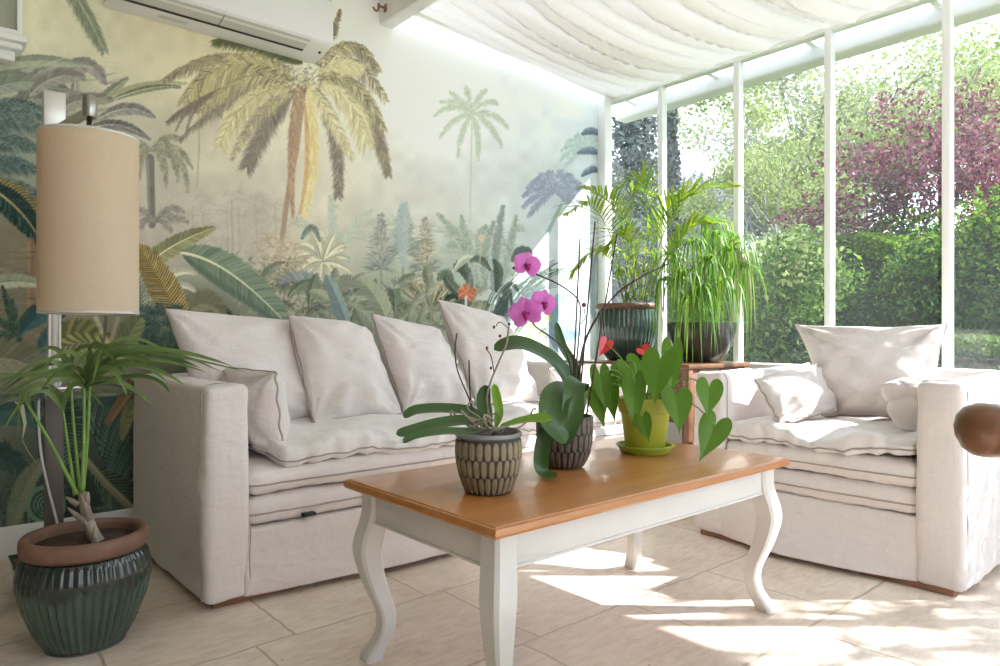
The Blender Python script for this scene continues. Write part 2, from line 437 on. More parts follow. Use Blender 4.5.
def palmtree(x,y,R,c1,c2,n=11,a=.5,trunk=None,W=None,angs=None):
    W=W or R*.22
    if trunk: line([(x,y),(x+(trunk[0]-x)*.4,y+(trunk[1]-y)*.5),trunk],trunk[2] if len(trunk)>2 else 1.2,1.0,c2,a)if False else line([(x,y),(trunk[0],trunk[1])],1.1,1.4,c2,a)
    for i in range(n):
        an=math.radians(angs[i] if angs else -25+230*i/(n-1)); l=R*random.uniform(.85,1.1)
        dx,dy=math.cos(an)*l,-math.sin(an)*l
        feather((x,y),(x+dx*.6,y+dy*.75-R*.12),(x+dx,y+dy+R*.28),W,c1,c2,a=a,prof='palm',ang=50,drop=.35,gap=1.1,sw=1.0)
def plume(P0,Pc,P2,W,cols,dens=5.,w=.55,a=.72,hang=.6,spread=56,side=(1,1),rib=None,tipW=.35):
    L=math.hypot(P2[0]-P0[0],P2[1]-P0[1]); n=int(L*dens*(W/12)**.5)
    for layer in (0,1):
        for i in range(n):
            t=random.random()**(.9 if layer else 1.0); x,y=q(P0,Pc,P2,t); xa,ya=q(P0,Pc,P2,min(1,t+.03)); xb,yb=q(P0,Pc,P2,max(0,t-.03))
            th=math.atan2(ya-yb,xa-xb); sg=random.choice((-1,1)); k=side[0] if sg>0 else side[1]
            if k<=0: continue
            prof=min(1,.35+t*3.2)*(1-(1-tipW)*max(0,(t-.6)/.4)); l=W*k*prof*random.uniform(.55,1.12)
            an=th+sg*math.radians(spread*random.uniform(.35,1.0)); vx,vy=math.cos(an),math.sin(an)
            mx,my=x+vx*l*.5,y+vy*l*.5+hang*l*.08; ex,ey=x+vx*l*.84+random.uniform(-1,1),y+vy*l*.84+hang*l*.55+random.uniform(-1,1)
            c0=C(*cols[min(len(cols)-1,int(random.random()**1.0*len(cols)))])/255*random.uniform(.93,1.06)
            ww=w*(1.7 if layer==0 else .8); al=a*(.42 if layer==0 else .85); l*=1.12
            dab(x,y,mx,my,ww,ww*.9,c0,al); dab(mx,my,ex,ey,ww*.9,ww*.25,c0,al)
    if rib:
        pts=[q(P0,Pc,P2,i/20) for i in range(21)]; line(pts,.9,.4,rib,.8)
# --- far mist forest
for i in range(90):
    x=random.gauss(232,34); y=random.uniform(192,262)
    spikes(x,y,random.uniform(8,18),14,(158,150,136),(196,188,166),a0=-20,a1=200,w=.6,al=.22,sag=.5)
for i in range(0):
    x=random.uniform(205,260); feather((x,random.uniform(190,250)),(x+8,185),(x+random.uniform(-22,28),random.uniform(205,225)),6,(160,150,140),(185,176,158),a=.25,prof='palm',drop=.4)
for i in range(8):
    x=random.uniform(190,300); line([(x,random.uniform(200,215)),(x+2,260)],.8,1,(150,142,122),.3)
# horizon strip plants right
for i in range(40):
    x=random.uniform(330,520); y=random.uniform(225,290); spikes(x,y,random.uniform(8,20),12,(150,168,146),(196,200,172),a0=10,a1=170,w=.8,al=.35,sag=.3)
# --- distant palm, centre
HZ=[(196,208,180),(184,200,170),(206,214,188)]
line([(472,114),(471,170),(470,222)],.8,.9,(190,202,174),.7)
for e_,c_ in (((434,116),(450,100)),((440,138),(452,116)),((458,156),(460,130)),((478,160),(480,132)),((502,148),(492,120)),((508,128),(494,108)),((498,104),(488,96)),((486,90),(480,92)),((466,86),(468,94)),((450,92),(458,96)),((440,102),(454,98))): plume((472,113),c_,e_,7,HZ,dens=4,hang=.3,a=.5)
for i in range(11):
    an=math.radians(-30+240*i/10); plume((585,150),(585+15*math.cos(an),150-18*math.sin(an)-4),(585+25*math.cos(an),150-22*math.sin(an)+8),6,[(184,206,190),(174,198,184),(196,214,200)],dens=4,hang=.3,a=.45)
for i in range(12):
    an=math.radians(-35+250*i/11); plume((555,192),(555+20*math.cos(an),192-24*math.sin(an)-6),(555+33*math.cos(an),192-26*math.sin(an)+10),7,[(150,158,178),(166,174,188),(140,150,168),(178,186,192)],dens=5,hang=.35,a=.6)
for (a0,b0,c0) in (((600,135),(592,128),(582,134)),((600,154),(590,148),(578,153)),((600,172),(592,166),(582,176))): feather(a0,b0,c0,5,(110,130,150),(140,160,170),a=.6)
line([(561,205),(548,232),(536,252)],1.6,2.2,(130,150,140),.6)
# --- thin small palm and grey palm beside the lamp
line([(199,116),(199,150),(197,188)],.9,.8,(170,158,135),.75)
for e in ((168,122),(176,131),(186,135),(180,112),(222,118)): feather((199,112),((199+e[0])/2,102),e,2.6,(150,140,120),(175,165,140),a=.6,prof='palm')
line([(150,158),(151,190),(152,225)],4.2,3.6,(112,108,100),.9); line([(148,160),(149,225)],1.2,1.2,(150,145,130),.7)
for e,cx,cy in (((118,168),132,138),((128,190),128,150),((137,186),140,150),((166,186),166,150),((178,182),176,142),((188,192),186,146),((192,168),178,136),((172,152),164,132),((120,148),134,132),((182,140),168,128)):
    plume((151,150),(cx,cy),e,7,[(118,114,100),(150,150,124),(172,174,142)],dens=4.5,hang=.7,a=.7)
for e,cx,cy in (((184,212),170,200),((188,222),172,212),((172,232),162,216),((140,228),146,214),((134,212),142,204)):
    plume((154,222),(cx,cy),e,8,[(120,116,106),(150,144,128),(168,160,142)],dens=4.5,hang=.5,a=.65)
# --- left banana crown, grey green and mauve
for (a0,b0,c0,W,k1,k2) in (((-30,100),(20,58),(74,68),9,(140,150,132),(176,182,156)),((-40,86),(5,70),(30,76),7,(120,138,120),(170,178,150)),((10,62),(45,52),(100,72),5,(150,156,134),(120,130,116)),
     ((-30,120),(15,96),(45,122),9,(112,128,122),(160,168,150)),((20,104),(24,80),(48,66),8,(128,132,118),(165,170,148)),((36,102),(52,80),(70,92),7,(118,116,110),(160,150,140)),((70,62),(92,60),(106,84),9,(134,126,122),(180,172,158)),
     ((-30,150),(10,110),(48,130),9,(104,124,122),(150,160,144)),((60,120),(82,90),(72,74),6,(140,134,126),(180,176,154)),((100,118),(130,100),(155,118),8,(130,128,126),(168,166,150)),((86,130),(120,116),(150,140),7,(112,112,112),(150,146,138)),((94,108),(110,92),(128,78),7,(160,168,130),(140,152,120)),
     ((96,106),(140,80),(186,84),6,(188,192,140),(206,204,158)),((112,100),(150,84),(180,87),4.2,(120,128,100),(150,156,118)),((-30,60),(-10,40),(20,62),8,(150,160,130),(180,186,150))):
    feather(a0,b0,c0,W,k1,k2,a=.9,mid=(196,200,176),mw=.6)
for (x,y,rx,ry,c0) in ((58,78,9,7,(128,124,122)),(28,90,8,7,(122,138,120)),(50,92,11,6,(118,126,112)),(78,70,9,5,(126,120,120)),(100,72,6,6,(150,146,140)),(74,98,5,8,(140,134,130))): blob(x,y,rx,ry,c0,.55)
for (a0,b0,c0,W,k1,k2) in (((-20,104),(0,76),(40,84),13,(126,138,124),(172,178,154)),((8,112),(22,92),(62,104),12,(120,120,114),(164,160,144)),((30,96),(50,70),(84,78),11,(132,130,124),(176,172,154)),((-30,74),(20,54),(90,66),8,(150,160,136),(180,184,158)),((58,112),(76,96),(112,100),10,(136,128,122),(178,170,152)),((-20,140),(14,118),(52,136),13,(108,122,116),(156,162,146))):
    feather(a0,b0,c0,W,k1,k2,a=.75,prof='wide',mid=(190,192,168),mw=.6,gap=.8)
for k in range(60):
    x=random.uniform(-20,110);y=random.uniform(60,140); dab(x,y,x+random.uniform(6,20),y+random.uniform(-8,4),1.6,.5,C(*random.choice([(112,112,106),(190,194,166),(150,140,132),(132,148,124)]))/255,.35)
# top-left hanging frond
plume((58,-30),(82,2),(103,48),17,[(112,124,102),(134,142,116),(96,108,88),(152,158,128)],dens=9,hang=.45,spread=40,tipW=.5,rib=(178,182,150))
# --- the big coconut palm: every frond a plume of hanging hair strokes
DK=(104,98,84); MV=(134,124,112); OL=(162,154,114); YG=(208,202,152); PY=(228,222,178); GD=(178,166,116); GR=(88,98,58)
line([(303,88),(296,150),(288,195),(282,240)],3.6,2.2,(168,142,112),.9)
for k in range(60):
    t=k/60; x=303-21*t+random.uniform(-1,1); y=88+150*t; dab(x-2.5,y,x+2.5,y+1.6,.4,.3,C(118,92,76)/255,.45)
plume((298,64),(262,34),(214,42),15,[GR,(64,78,44),(110,116,66),DK],a=.8); plume((302,64),(284,40),(240,38),16,[GR,(62,76,42),(120,124,70)],a=.8); plume((300,62),(296,34),(272,14),16,[GR,(74,84,50),OL],a=.8)
plume((306,62),(318,36),(312,6),15,[GR,DK,OL],a=.75); plume((314,64),(334,36),(340,10),8,[DK,MV,OL],a=.8)
plume((316,66),(352,24),(378,70),15,[DK,MV,OL,YG],a=.75,hang=.9); plume((316,72),(352,40),(386,100),15,[MV,DK,PY,YG],a=.75,hang=.8); plume((316,74),(340,58),(362,70),16,[PY,YG,YG,GD],a=.7,hang=.7)
plume((292,70),(220,40),(164,80),13,[DK,GD,OL,MV],a=.75,hang=.9); plume((290,78),(232,40),(184,100),27,[GD,YG,OL,(196,184,124),DK],dens=7,a=.75,hang=1.1,spread=60)
plume((288,84),(226,78),(168,122),13,[DK,MV,(120,108,92)],dens=3.2,w=.45,hang=.7); plume((290,86),(236,86),(180,140),12,[DK,MV,(150,140,116)],dens=2.4,w=.4,hang=.6)
plume((294,90),(270,112),(247,166),17,[DK,MV,MV,(156,146,132)],dens=6,hang=.3,tipW=.8); plume((292,88),(244,84),(220,144),20,[YG,PY,YG,OL,GD],dens=6.5,hang=.5,tipW=.6,rib=(176,166,112))
plume((316,88),(342,130),(338,196),13,[DK,MV,(166,156,134)],dens=6,hang=.2,tipW=.6); plume((318,80),(368,80),(388,174),17,[DK,MV,(150,138,112),OL],dens=6,hang=.5,tipW=.4); plume((316,84),(354,82),(366,144),22,[YG,PY,PY,OL,(190,184,130)],dens=7,hang=.5,tipW=.6)
plume((298,84),(288,140),(293,214),13,[(186,148,110),(166,126,94),(202,170,128),MV],dens=6,hang=.1,spread=24); plume((308,84),(320,150),(304,214),19,[(222,204,130),PY,YG,(214,186,108)],dens=8,hang=.1,spread=24,tipW=.5); plume((304,100),(312,160),(300,212),9,[(206,170,110),(218,188,122),(190,148,98)],dens=7,hang=.1,spread=18)
plume((294,80),(248,62),(200,112),15,[OL,GD,DK,YG],dens=5,hang=.8,a=.6); plume((318,76),(360,70),(384,130),14,[OL,DK,YG],dens=5,hang=.6,a=.65); plume((312,88),(330,112),(352,158),13,[YG,OL,PY],dens=5,hang=.5,a=.6); plume((292,94),(258,104),(232,158),13,[OL,YG,MV],dens=5,hang=.4,a=.6)
for k in range(160):
    x=random.gauss(303,14); y=random.gauss(80,8); an=random.uniform(0,6.28); l=random.uniform(3,8); dab(x,y,x+l*math.cos(an),y+l*math.sin(an),.5,.2,C(*random.choice([DK,OL,(92,84,64),YG,GD]))/255,.7)
# --- mid plants
plume((332,262),(334,220),(330,196),10,[(168,184,160),(190,200,174)],dens=4,hang=.1,a=.45); plume((336,262),(350,225),(372,210),10,[(172,186,160),(194,202,176)],dens=4,hang=.3,a=.45)
plume((326,262),(306,226),(300,218),9,[(172,186,160),(194,202,176)],dens=3,hang=.3,a=.4)
for (x,y,h) in ((403,246,38),(381,262,46),(425,262,42)):
    line([(x,y-h),(x,y+36)],1.2,1.5,(150,148,128),.8)
    for k in range(9): spikes(x,y-h+k*h*.12,5+k*2.0,13,(110,118,108),(190,188,168) if x!=425 else (214,204,168),a0=-30,a1=210,w=.6,al=.7)
    spikes(x,y+6,20,46,(104,116,106),(176,182,158),a0=-30,a1=210,w=.7,al=.8)
plume((404,268),(402,230),(404,204),15,[(148,168,160),(172,188,176),(186,198,184)],dens=5,hang=.1,a=.5)
for (e,cx,cy) in (((438,214),452,226),((448,246),455,240),((462,216),462,236),((486,226),478,232)): plume((476,262),(cx,cy),e,8,[(160,178,152),(186,198,168),(140,160,136)],dens=4,hang=.3,a=.6)
plume((492,290),(496,240),(503,206),9,[(128,146,136),(168,182,160),(150,166,150)],dens=5,hang=.2,a=.65); plume((486,290),(480,250),(494,222),9,[(140,158,142),(178,190,162)],dens=4,hang=.2,a=.6); plume((500,290),(510,250),(516,216),9,[(150,170,152),(182,196,172)],dens=4,hang=.2,a=.6); plume((482,296),(470,270),(470,240),8,[(150,164,140),(190,200,168)],dens=4,a=.55)
for (a0,b0,c0,W,k1,k2) in (((472,288),(462,258),(456,270),8,(70,92,72),(104,124,98)),((476,262),(466,252),(454,272),5,(206,212,178),(220,222,190)),((470,262),(480,254),(490,270),5,(96,118,96),(130,150,124)),((452,284),(448,270),(438,280),8,(92,112,92),(120,138,112)),((496,292),(502,270),(494,260),6,(80,104,84),(110,130,104)),((512,262),(520,246),(532,254),7,(108,128,118),(140,156,142))):
    feather(a0,b0,c0,W,k1,k2,a=.9)
line([(481,232),(480,262)],.8,.8,(204,186,150),.7); spikes(482,238,6,12,(210,190,150),(226,210,170),w=.9,al=.6)
# spiky agave bush
for k in range(5): spikes(398+k*13,304+random.uniform(-4,4),30,44,(58,66,50),(206,194,146),a0=15,a1=165,w=.8,al=.9)
spikes(428,312,44,70,(62,70,52),(212,200,152),a0=8,a1=172,w=.8,al=.9)
line([(425,232),(425,296)],1.5,1.3,(204,192,150),.8)
for k in range(60): dab(425+random.gauss(0,4),235+k*1.0,425+random.gauss(0,6),233+k,.9,.4,C(*random.choice([(214,202,160),(150,140,108)]))/255,.7)
# pale rosette plant
for an in range(0,360,30):
    r=math.radians(an); e=(322+26*math.cos(r),258-20*math.sin(r)); feather((322,260),((322+e[0])/2+3,(260+e[1])/2-7),e,4.5,(200,198,160),(226,222,188),a=.92,mid=(150,150,116),mw=.5)
for e in ((300,246),(344,244),(310,232),(334,234),(298,276),(352,272)): feather((322,262),((322+e[0])/2,(262+e[1])/2-9),e,5,(210,206,170),(228,224,192),a=.9,mid=(140,140,110),mw=.5)
for k in range(40): spikes(random.gauss(280,12),random.gauss(262,13),8,8,(150,136,110),(214,196,160),w=.8,al=.6)
feather((302,240),(312,216),(320,242),5,(122,136,118),(150,160,138),a=.7); line([(284,236),(276,268)],1.5,1.2,(180,160,126),.7)
for k in range(60):
    x=random.uniform(225,300);y=random.uniform(262,318); spikes(x,y,9,7,(92,98,78),(206,190,150),w=1.0,al=.55)
# scalloped fan leaves
for (x,y,R) in ((346,286,11),(362,292,10),(352,304,10),(366,310,9),(340,300,9)):
    for k in range(22):
        an=PI*k/21; dab(x,y,x+R*math.cos(an),y-R*math.sin(an),.5,.9,C(*((150,150,128) if k%2 else (96,100,88)))/255,.9)
# blue-grey big leaves
feather((338,338),(316,268),(279,284),15,(112,126,120),(152,162,148),a=.97,prof='wide',mid=(176,184,168),ang=62)
feather((352,340),(338,300),(326,276),13,(122,142,136),(148,166,156),a=.97,prof='leaf',mid=(84,110,112),ang=40)
feather((392,340),(384,296),(360,280),13,(142,152,120),(172,178,142),a=.97,prof='wide',mid=(190,192,156))
feather((270,330),(252,300),(246,276),10,(150,160,130),(186,190,158),a=.9); feather((244,300),(236,276),(238,252),8,(170,182,150),(196,202,170),a=.9,mid=(210,212,184)); feather((258,296),(262,268),(284,262),6,(120,128,106),(160,164,136),a=.9)
for k in range(40): spikes(random.uniform(262,330),random.uniform(285,330),10,8,(60,70,58),(170,160,130),w=1,al=.6)
# banana leaves A (gold-green) and B (deep green)
feather((138,276),(160,246),(214,228),11,(128,128,80),(170,166,112),a=.97,prof='wide',mid=(226,218,176),mw=1.0,ang=66)
feather((182,253),(228,258),(292,330),21,(86,106,86),(130,144,116),a=.98,prof='wide',mid=(222,222,178),mw=1.3,ang=64,jit=.08,dark2=1.08)
feather((184,256),(220,280),(288,328),8,(80,100,80),(98,118,94),a=.5,ang=64,sides=(1,))
for (a0,b0,c0,W,k1,k2) in (((150,300),(170,262),(196,274),6,(206,206,170),(226,224,190)),((168,288),(184,280),(196,292),4,(200,202,168),(222,220,188)),((206,330),(220,300),(232,326),10,(40,60,64),(70,92,92)),((176,330),(200,282),(226,318),16,(120,116,82),(150,144,104))): feather(a0,b0,c0,W,k1,k2,a=.93)
# golden striped leaf C and dark feathery mass
feather((186,342),(168,286),(136,246),17,(178,150,78),(206,178,104),a=.98,prof='wide',stripe=(2,(92,78,46)),ang=72,gap=.75)
feather((150,330),(140,300),(140,280),9,(150,160,130),(186,190,160),a=.9,stripe=(2,(90,100,84)))
for k in range(70): spikes(random.uniform(140,182),random.uniform(306,356),8,8,(28,52,52),(86,112,96),w=.8,al=.7)
# --- left margin foliage
for k in range(9):
    y=104+k*11; plume((-40,y+14),(0,y-14),(46,y+6+random.uniform(-5,12)),12,[(66,92,92),(96,120,114),(136,152,138),(54,78,80)],dens=4,hang=.5,a=.7)
feather((-40,176),(14,190),(42,243),19,(34,70,68),(70,104,92),a=.97,prof='wide',stripe=(2,(24,42,42)),ang=58,mid=(196,186,130),mw=1.4,gap=.8)
feather((-20,178),(34,184),(46,238),8,(176,160,96),(204,190,124),a=.95,sides=(-1,),stripe=(2,(92,84,50)))
line([(31,242),(31,310)],3.8,3.4,(142,104,74),.95); line([(29,242),(29,310)],1,1,(186,150,110),.6)
for k in range(60): dab(random.uniform(-40,140),random.uniform(240,345),random.uniform(-40,140),random.uniform(240,345),.1,.1,C(0,0,0),0)
for k in range(120):
    x=random.uniform(-60,60);y=random.uniform(245,345); dab(x,y,x+random.uniform(8,22),y+random.uniform(-2,2),1.2,.4,C(*random.choice([(166,150,116),(110,104,80),(86,88,68),(150,140,110)]))/255,.5)
feather((-40,294),(10,272),(46,286),8,(160,172,136),(196,202,168),a=.97,prof='wide',mid=(110,124,92),ang=70)
for e in ((-12,316),(2,286),(12,300),(34,306),(40,322),(4,346),(22,352),(-10,340)): feather((14,334),((14+e[0])/2+2,(334+e[1])/2-5),e,5,(40,70,58),(96,124,92),a=.95)
feather((20,334),(40,306),(64,316),13,(36,76,80),(70,112,108),a=.95); feather((40,360),(44,330),(72,326),11,(40,82,88),(74,116,110),a=.9)
feather((48,352),(70,318),(112,342),15,(132,128,66),(176,166,92),a=.97,prof='wide',stripe=(5,(84,92,52)),ang=62); feather((50,360),(80,342),(112,352),8,(150,146,92),(190,180,124),a=.9,stripe=(3,(96,96,60)))
feather((110,372),(128,332),(140,318),16,(98,112,68),(136,142,92),a=.95); line([(96,318),(108,345)],2.4,2.0,(206,196,160),.6); line([(118,318),(110,345)],2,2,(170,150,116),.6); line([(106,316),(104,340)],1.5,1.5,(70,66,50),.7)
feather((-50,382),(10,332),(60,392),26,(112,112,84),(150,146,110),a=.95,prof='wide',mid=(170,164,130)); line([(-20,345),(40,368)],.8,.8,(90,90,70),.6)
# --- dark undergrowth
for k in range(150):
    x=random.uniform(-300,620);y=random.uniform(405,580)
    if x>130 and y<440: continue
    spikes(x,y,random.uniform(8,22),8,(18,30,26),(70,92,70),w=1.3,al=.6)
feather((-40,430),(10,392),(62,424),24,(32,66,60),(54,92,82),a=.95,prof='wide'); feather((-40,470),(0,440),(30,480),18,(26,46,42),(44,70,62),a=.95)
feather((22,400),(60,396),(72,470),26,(30,52,46),(92,120,96),a=.95,prof='wide',stripe=(2,(18,32,30)),ang=80,gap=.7)
feather((84,392),(150,430),(150,520),46,(46,78,64),(96,128,100),a=.97,prof='wide',stripe=(2,(14,26,24)),ang=66,gap=.6,sides=(1,-1))
feather((90,470),(120,490),(134,520),20,(52,78,60),(92,118,84),a=.9,stripe=(2,(20,32,28)))
line([(82,455),(106,484),(136,512)],3.4,4.0,(112,106,76),.98); line([(82,453),(106,482),(136,510)],1,1,(150,144,106),.7)
line([(132,384),(108,422)],6.5,3.5,(104,76,54),.95); line([(134,388),(112,420)],2,1.2,(150,104,70),.8); feather((122,440),(128,410),(136,400),9,(90,104,60),(140,150,80),a=.9)
feather((10,540),(18,480),(46,458),13,(84,92,66),(116,120,88),a=.9)
blob(46,505,20,20,(70,118,78),.95); blob(46,505,15.5,15.5,(28,44,36),.97)
for r_ in (12,8.5,5):
    for k in range(20):
        a1_=2*PI*k/20; a2_=2*PI*(k+1)/20
        if k%7: dab(46+r_*math.cos(a1_),505+r_*math.sin(a1_),46+r_*math.cos(a2_),505+r_*math.sin(a2_),.6,.6,C(96,130,96)/255,.8)
for k in range(14): x=random.uniform(-20,40); arcq((x,532),(x-8,500),(x+random.uniform(-14,18),470),.7,.3,(90,110,90),.5)
for k in range(95):
    x=random.uniform(262,560); y=random.uniform(288,345); an=math.radians(random.uniform(20,160)); l=random.uniform(14,34); e=(x+l*math.cos(an),y-l*math.sin(an))
    k1,k2=random.choice([((96,112,88),(132,146,112)),((120,128,104),(160,166,132)),((78,98,80),(112,128,98)),((140,146,118),(182,186,150)),((104,120,116),(140,154,146))])
    if k%3: feather((x,y),((x+e[0])/2+random.uniform(-6,6),(y+e[1])/2-3),e,random.uniform(3.5,8),k1,k2,a=.8,mid=(178,180,146),mw=.4)
    else: spikes(x,y,random.uniform(9,18),16,k1,(200,196,156),a0=10,a1=170,w=.7,al=.7)
for (x,y,R) in ((352,288,9),(366,296,9),(340,292,8),(376,306,9)):
    for k in range(22):
        an=PI*k/21; dab(x,y,x+R*math.cos(an),y-R*math.sin(an),.5,.9,C(*((158,158,134) if k%2 else (100,104,90)))/255,.9)
feather((352,340),(338,300),(326,276),12,(124,146,142),(150,168,160),a=.97,prof='leaf',mid=(92,114,112),ang=40); feather((392,340),(384,296),(360,280),12,(146,156,126),(174,180,146),a=.95,prof='wide',mid=(190,192,156))
# orange flower
for an in (20,100,160,215,300,345):
    r=math.radians(an); feather((467,293),(467+5*math.cos(r),293-5*math.sin(r)-1),(467+9*math.cos(r),293-8*math.sin(r)),3,(222,120,70),(236,150,96),a=.95,gap=.5)
line([(466,297),(466,312)],1.2,1.2,(226,226,214),.9); feather((444,302),(450,292),(458,299),3,(40,60,46),(64,84,60),a=.9)
# right-hand grasses, blue leaf and lime leaf
for k in range(16): arcq((492+k*1.5,318),(505+k*2,278),(536+k*2.2+random.uniform(-6,6),262+random.uniform(-2,18)),.8,.4,(64,84,78),.85)
for k in range(16): arcq((486+k*2,325),(484+k*2,296),(500+k*3,284+random.uniform(-4,6)),.8,.4,(70,88,80),.8)
for k in range(8): arcq((505,322),(540,282),(562+k,266+k*3),.7,.3,(80,104,100),.7)
feather((560,352),(552,318),(568,296),16,(150,186,190),(182,212,210),a=.85,prof='wide'); feather((528,345),(540,300),(548,322),11,(186,204,130),(206,220,156),a=.8); spikes(566,340,20,18,(84,120,132),(150,184,190),a0=10,a1=170,w=1.4,al=.7)
feather((600,330),(588,290),(598,250),8,(170,196,190),(194,214,206),a=.7)
# margin outside the usual view: more of the same planting
for k in range(22):
    x=random.uniform(-300,-70);y=random.uniform(90,520); e=(x+random.uniform(-60,60),y-random.uniform(20,70)); feather((x,y),((x+e[0])/2,min(y,e[1])-15),e,random.uniform(8,18),(50,80,66),(120,136,100),a=.9,mid=(170,170,130))
cv *= (1+.05*(rng.random((CH,CW,1)).astype(np.float32)-.5))
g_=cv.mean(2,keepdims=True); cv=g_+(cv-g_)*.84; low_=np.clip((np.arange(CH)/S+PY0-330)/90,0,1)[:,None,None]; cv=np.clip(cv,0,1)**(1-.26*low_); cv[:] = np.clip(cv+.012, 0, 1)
mural_lin = np.where(cv<=.04045, cv/12.92, ((cv+.055)/1.055)**2.4).astype(np.float32)

def build_mural():
    x0, x1, z0, z1 = -1.30, 3.96, 0.0, 2.86
    nx, nzv = 1120, 620
    X = np.linspace(x0, x1, nx); Z = np.linspace(z0, z1, nzv)
    gx, gz = np.meshgrid(X, Z)
    D = gx*DX + WALL_Y*DY; lat = gx*DY - WALL_Y*DX
    u = CX + F*lat/np.maximum(D, .4); v = CY - F*(gz-EYE)/np.maximum(D, .4)
    u = np.where(u < PX0+2, 2*(PX0+2)-u, u)
    fx = np.clip((u-PX0)*S, 0, CW-2.01); fy = np.clip((v-PY0)*S, 0, CH-2.01)
    ix = fx.astype(int); iy = fy.astype(int); ax = (fx-ix)[...,None]; ay = (fy-iy)[...,None]
    c = mural_lin[iy,ix]*(1-ax)*(1-ay)+mural_lin[iy,ix+1]*ax*(1-ay)+mural_lin[iy+1,ix]*(1-ax)*ay+mural_lin[iy+1,ix+1]*ax*ay
    c = c*MURAL_GAIN*(1-np.array((.22,.22,.17))*np.clip((u-340)/180,0,1)[...,None]); c = np.minimum(c, .88)  # right side darkened in the colour to offset stronger light near the glass
    co = np.stack([gx, np.full_like(gx, WALL_Y), gz], -1).reshape(-1, 3).astype(np.float32)
    me = bpy.data.meshes.new('wall_back')
    i = np.arange((nzv-1)*(nx-1)); r0 = i//(nx-1); c0 = i%(nx-1); a = r0*nx+c0
    quads = np.stack([a, a+1, a+nx+1, a+nx], -1).astype(np.int32)
    n = len(quads)
    me.vertices.add(len(co)); me.vertices.foreach_set('co', co.ravel())
    me.loops.add(n*4); me.loops.foreach_set('vertex_index', quads.ravel())
    me.polygons.add(n); me.polygons.foreach_set('loop_start', np.arange(0, n*4, 4, dtype=np.int32))
    me.update(calc_edges=True)
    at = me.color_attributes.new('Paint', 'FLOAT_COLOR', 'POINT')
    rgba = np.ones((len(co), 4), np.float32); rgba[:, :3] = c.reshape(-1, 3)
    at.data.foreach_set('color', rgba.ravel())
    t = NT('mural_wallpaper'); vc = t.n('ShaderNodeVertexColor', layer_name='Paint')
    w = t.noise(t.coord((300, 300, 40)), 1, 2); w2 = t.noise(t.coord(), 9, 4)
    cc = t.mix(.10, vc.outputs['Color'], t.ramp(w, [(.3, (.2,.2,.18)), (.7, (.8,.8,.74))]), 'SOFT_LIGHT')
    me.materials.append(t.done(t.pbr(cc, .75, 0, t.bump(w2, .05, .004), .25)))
    o = bpy.data.objects.new('wall_back', me); COL.objects.link(o)
    return struct(o, 'wall papered with a painted tropical jungle mural of palms and banana leaves')
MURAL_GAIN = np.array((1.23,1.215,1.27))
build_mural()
# ------------------------------------------------------------------ room shell
X0, Y0 = -1.30, -1.75
ROOF_A, ROOF_B = 2.80, 2.695          # glass roof height at the house beam and at the glass wall
def roof_z(x): return ROOF_A + (ROOF_B-ROOF_A)*(x-2.05)/(GLASS_X-2.05)
struct(MB().box(X0-.2, 4.06, Y0-.2, WALL_Y+.2, -.12, 0).build('floor', M['floor'], smooth=False), 'floor of pale beige travertine tiles')
MB_ = MB().box(X0-.2, 3.96, WALL_Y+.004, WALL_Y+.2, 0, 3.0); struct(MB_.build('wall_back_masonry', M['plaster'], smooth=False))
struct(MB().box(X0-.15, X0, Y0, WALL_Y, 0, 2.9).build('wall_left', M['house_wall'], smooth=False))
b = MB(); b.box(X0, .2, Y0-.15, Y0, 0, 2.9); b.box(.2, 4.06, Y0-.15, Y0, 0, .4); b.box(.2, 4.06, Y0-.15, Y0, 2.60, 2.9); b.box(3.94, 4.06, Y0-.15, Y0, .4, 2.6)
struct(b.build('wall_front', M['white_frame'], smooth=False))
struct(MB().box(X0-.15, 2.12, Y0-.15, WALL_Y+.2, 2.86, 2.98).build('ceiling', M['ceiling'], smooth=False))
bb = MB(); bb.rbox(X0, 3.93, WALL_Y-.016, WALL_Y+.002, 0, .130, .005, .5)
struct(bb.build('baseboard_back', M['white'], auto=40), 'white skirting board under the jungle mural')
# house beam, with hook bracket
bm_ = MB().rbox(2.03, 2.115, Y0, WALL_Y-.003, 2.65, 2.86, .006, .6)
struct(bm_.build('trim_1', M['white_frame'], auto=40), 'white beam where the glass roof meets the house ceiling')
hk = thing('wall_hook', 'small brown metal hook fixed near the end of the white beam', 'hook', (2.0, 3.33, 2.72))
hb = MB(); hb.tube([(2.03,3.33,2.722),(1.985,3.33,2.722)], .006, 8); hb.tube(spline([(1.985,3.33,2.735),(1.983,3.33,2.70),(1.965,3.33,2.69),(1.95,3.33,2.705)]), .006, 8); hb.rbox(2.024,2.031,3.315,3.345,2.70,2.745,.003,.05)
hb.build('bracket', M['plinth'], hk)
